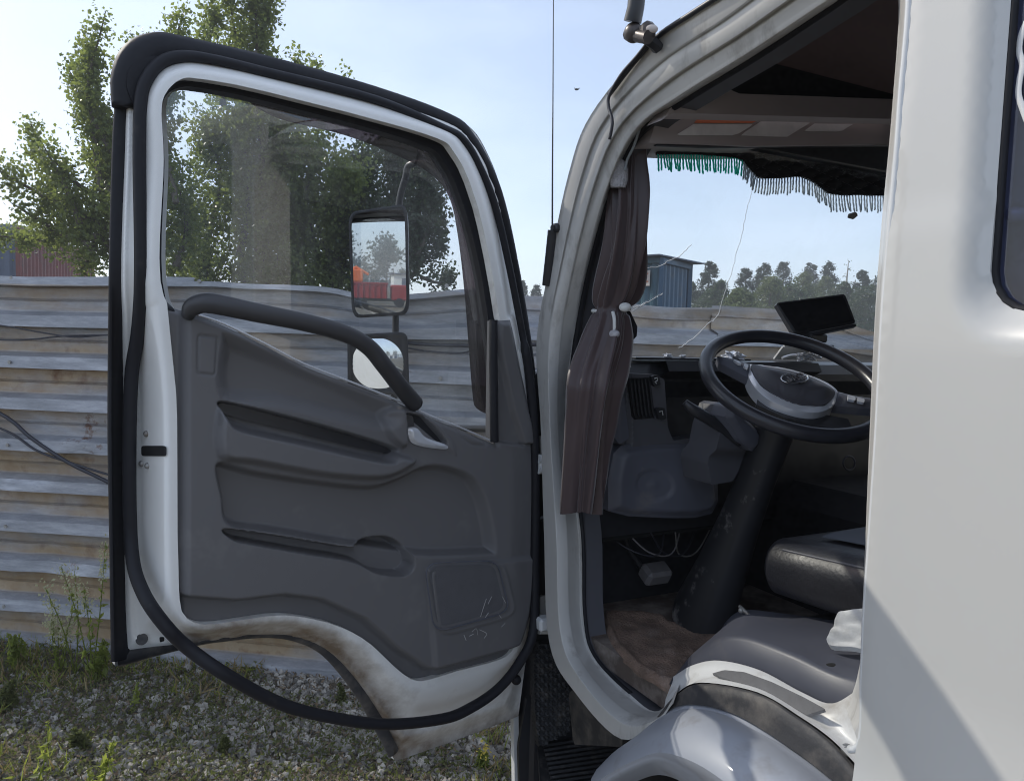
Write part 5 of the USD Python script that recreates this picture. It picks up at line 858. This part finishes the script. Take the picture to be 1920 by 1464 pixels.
q0 = cy(1146, 581, -.115); kk = np.linalg.norm(q0 - C) / F
obj('cord', tube(np.array([q0 + R0 * 34 * kk * math.cos(t) + np.array([0, 1, 0]) * 24 * kk * math.sin(t) - ZU * 4 * kk * math.sin(t + 3.1) * .6 + ZU * 3 * kk * math.cos(t) for t in np.linspace(0, 6.283, 40)[:-1]]), .0045, 8, closed=True), 'white_cord', tie, smooth=True)
obj('pendant_cord', tube(spl([cy(1149, 585, -.088), cy(1152, 600, -.086), cy(1152, 622, -.086)], 4), .0042, 8), 'white_cord', tie, smooth=True); obj('bobble', ball(cy(1152, 626, -.086), .0125, (1, 1, .8), 3), 'tassel_yarn', tie, smooth=True); obj('knot', ball(cy(1172, 576, -.11), .011, (1.3, 1, 1)), 'white_cord', tie, smooth=True)
# quilted valance with its fringe
val = thing('windscreen_valance', cx(1420, 290, -.22), 'black quilted valance with a fringe along the top of the windscreen', 'valance')
bot = [(1234, 290), (1300, 290), (1382, 297), (1402, 312), (1425, 333), (1460, 334), (1505, 332), (1530, 345), (1560, 364), (1620, 366), (1700, 368), (1800, 366)]
bs_ = spl(bot, 6); vpoly = [(1225, 262), (1800, 262)] + bs_[::-1].tolist()
def vx(x, y): return cx(x, y, -.225)
def vh(x, y):
    u, v = (x + 2.2 * y) / 46., (x - 2.2 * y) / 46.; g = np.minimum(abs(u - np.round(u)), abs(v - np.round(v))); return .007 * S(0, .28, g)
vc = obj('quilted_cloth', relief(vpoly, vx, -XF, vh, 3.5, skirt=.01), 'black_cloth', val, smooth=True)
stc = []
for a in range(24, 66):
    for s in (1, -1):
        l = [(x, (46 * a * .5 - x) / (2.2 * s)) if 0 else (x, s * (46 * (a - (30 if s < 0 else 0)) - x) / 2.2 * 1.0) for x in np.arange(1230, 1700, 6.)]
        l = [(x, y) for x, y in l if 264 < y < np.interp(x, bs_[:, 0], bs_[:, 1]) - 3]
        for k in range(0, len(l) - 1, 2): stc.append(tube([vx(*l[k]) - XF * .0015, vx(*l[k + 1]) - XF * .0015], .0008, 3))
if stc: obj('stitching', join(stc), 'stitch', vc)
r = np.random.default_rng(17); bl = LineString(bs_); teal, silv = [], []
s = 0.
while s < bl.length:
    x, y = bl.interpolate(s).coords[0]; s += 4.7 + r.random()
    if x > 1720: break
    L = 35 + r.normal() * 2.2; sw = 3.0 * math.sin(x * .021) + r.normal() * 1.5; o = -.222 - .003 * r.random(); pts_ = [cx(x + sw * (t ** 2) + .35 * math.sin(t * 17 + x), y - 4 + L * t, o) for t in np.linspace(0, 1, 9)]
    m_ = tube(np.array(pts_), np.array([.0020, .0024, .0020, .0024, .0020, .0025, .0021, .0025, .0018]) * 1.02, 5)
    (teal if x < 1392 + r.normal() * 4 else silv).append(m_)
for m_ in teal: obj('fringe_strand', m_, 'teal_fringe', val, smooth=True)
for m_ in silv: obj('fringe_strand', m_, 'silver_fringe', val, smooth=True)
obj('fringe_band', tube(np.array([cx(x, y - 3, -.226) for x, y in bs_ if x < 1720]), .0030, 6), 'black_cloth', val, smooth=True)
# small black gadget on the glass
gad = obj('windscreen_sensor', slab([(1593, 402), (1606, 398), (1609, 404), (1600, 412), (1590, 409)], lambda x, y: ws(x, y, -.006), -wsn, .004, 4), 'black_plastic', label='small black gadget stuck on the windscreen below the fringe', cat='sensor')
# monitor on the dashboard
mo = thing('dashboard_monitor', cx(1530, 640, -.13), 'black flat monitor on a short stand on the dashboard', 'monitor')
mq = np.array([(1454, 568), (1584, 551), (1605, 606), (1490, 628)], float); mn = -XF * .86 + YL * .45 + ZU * .25; mn /= np.linalg.norm(mn); mc = cx(1532, 590, -.13); mb = lambda x, y: hit(x, y, mc, mn)
ms = obj('housing', relief(rquad(mq, .05, 4), mb, mn, lambda x, y: .003 * S(0, 5, sdp(rquad(mq, .05, 4))(x, y)), 5., skirt=.022), 'black_plastic', mo, smooth=35)
cq = mq.mean(0); sq_ = cq + (mq - cq) * [.93, .86] + [0, -2]; obj('screen', slab(sq_, lambda x, y: hit(x, y, mc + mn * .0045, mn), mn, .003, 10), 'screen_black', mo)
obj('bezel_foot', slab([(1492, 629), (1605, 607), (1606, 612), (1493, 635)], lambda x, y: hit(x, y, mc + mn * .004, mn), mn, .02, 6), 'black_plastic', mo)
obj('stand', [rbox(cx(1528, 634, -.125), (.035, .07, .024), CABAX, .2), cyl(cx(1528, 638, -.12), cx(1530, 652, -.11), .011, 10), rbox(cx(1529, 650, -.11), (.06, .09, .012), CABAX, .2)], 'black_plastic', mo, smooth=30)
# things lying on the dashboard
def topz(px, py, z=1.606): return gz(px, py, z)
dev = thing('phone_holder', cx(1170, 680, -.10), 'black phone holder standing on the dashboard beside the curtain', 'holder')
obj('case', rbox(cx(1166, 672, -.10), (.016, .05, .062), np.array([XF * .8 + YL * .6, -XF * .6 + YL * .8, ZU]), .15), 'black_plastic', dev); obj('frame', tube(np.array([cx(x, y, -.115) for x, y in [(1164, 652), (1176, 655), (1182, 688), (1172, 692)]]), .0022, 6), 'silver', dev, smooth=True)
r = np.random.default_rng(23)
def crumple(c, s, seed, n=2):
    m = trimesh.creation.icosphere(n, 1.); rr = np.random.default_rng(seed); m.vertices *= 1 + .3 * rr.normal(size=(len(m.vertices), 1)); m.vertices = m.vertices * s @ CABAX + c; return m
obj('foil_wrapper', crumple(cab(-.06, -.60, 1.613), (.02, .035, .012), 1), 'silver', label='crumpled foil wrapper on the dashboard behind the steering wheel', cat='wrapper')
obj('dashboard_tray', rbox(cab(-.05, -.45, 1.604), (.06, .40, .006), CABAX, .2), 'black_plastic', label='flat black tray on the dashboard top inside the wheel rim', cat='tray')
obj('sunglasses', [crumple(cab(-.09, -.86, 1.617), (.015, .035, .012), 4), tube(spl([cab(-.09, -.76, 1.612), cab(-.07, -.83, 1.62), cab(-.08, -.93, 1.614)], 5), .004, 6)], 'silver', label='shiny sunglasses lying right of the monitor stand', cat='glasses')
for i in range(3): obj('paper_sheet', rbox(cab(-.015 - .004 * i, -.90, 1.625 + .012 * i), (.006, .16 - .02 * i, .05), np.array([XF * .75 + ZU * .66, YL, -XF * .66 + ZU * .75]), .1), ('white_cloth', 'white_cloth', 'label_paper')[i], label=('front sheet of paper leaning behind the monitor stand', 'middle sheet of paper leaning behind the monitor stand', 'rearmost folded paper behind the monitor stand')[i], cat='paper')
for k, (x, y, z, s) in enumerate(((-.07, -.36, 1.612, .007), (-.06, -.42, 1.611, .006), (-.08, -.49, 1.612, .008))): obj('pebble_sweet', crumple(cab(x, y, z), (s, s * 1.6, s * .7), 9 + k), 'silver', label=('leftmost shiny sweet wrapper on the dashboard', 'middle small sweet wrapper on the dashboard', 'sweet wrapper nearest the crumpled foil')[k], cat='wrapper')
# white rag on the sill, floor mat
rg = relief(spl([(1575, 1150), (1600, 1146), (1650, 1150), (1655, 1190), (1650, 1222), (1600, 1216), (1553, 1208), (1562, 1180)], 4, True), lambda x, y: cy(x, y, -.165), YL * .6 + ZU * .8, lambda x, y: .004 * abs(np.sin(y * .10 + x * .015 + .5)) + .002 * abs(np.sin(y * .16 - x * .05)) + .004 * (meshkit.noise(np.stack([x * .06, y * .06, 0 * x], -1), 4) - .5), 4., skirt=.012)
obj('white_rag', rg, 'white_cloth', smooth=True, label='folded white rag lying on the wheel arch trim by the seat', cat='rag')
mp_ = spl([(1132, 1156), (1150, 1148), (1230, 1152), (1262, 1170), (1330, 1190), (1400, 1200), (1330, 1240), (1262, 1290), (1243, 1284), (1200, 1260), (1160, 1222), (1142, 1195)], 5, True); md_ = sdp(mp_)
obj('floor_mat', relief(mp_, lambda x, y: gz(x, y, .914), ZU, lambda x, y: .012 * S(0, 5, md_(x, y)) - .006 * S(8, 14, md_(x, y)) + .008 * (meshkit.noise(np.stack([x * .05, y * .09, 0 * x], -1), 3) - .5), 3.5, skirt=.01), 'carpet', smooth=40, label='dirty brown floor mat in the driver footwell', cat='floor mat')
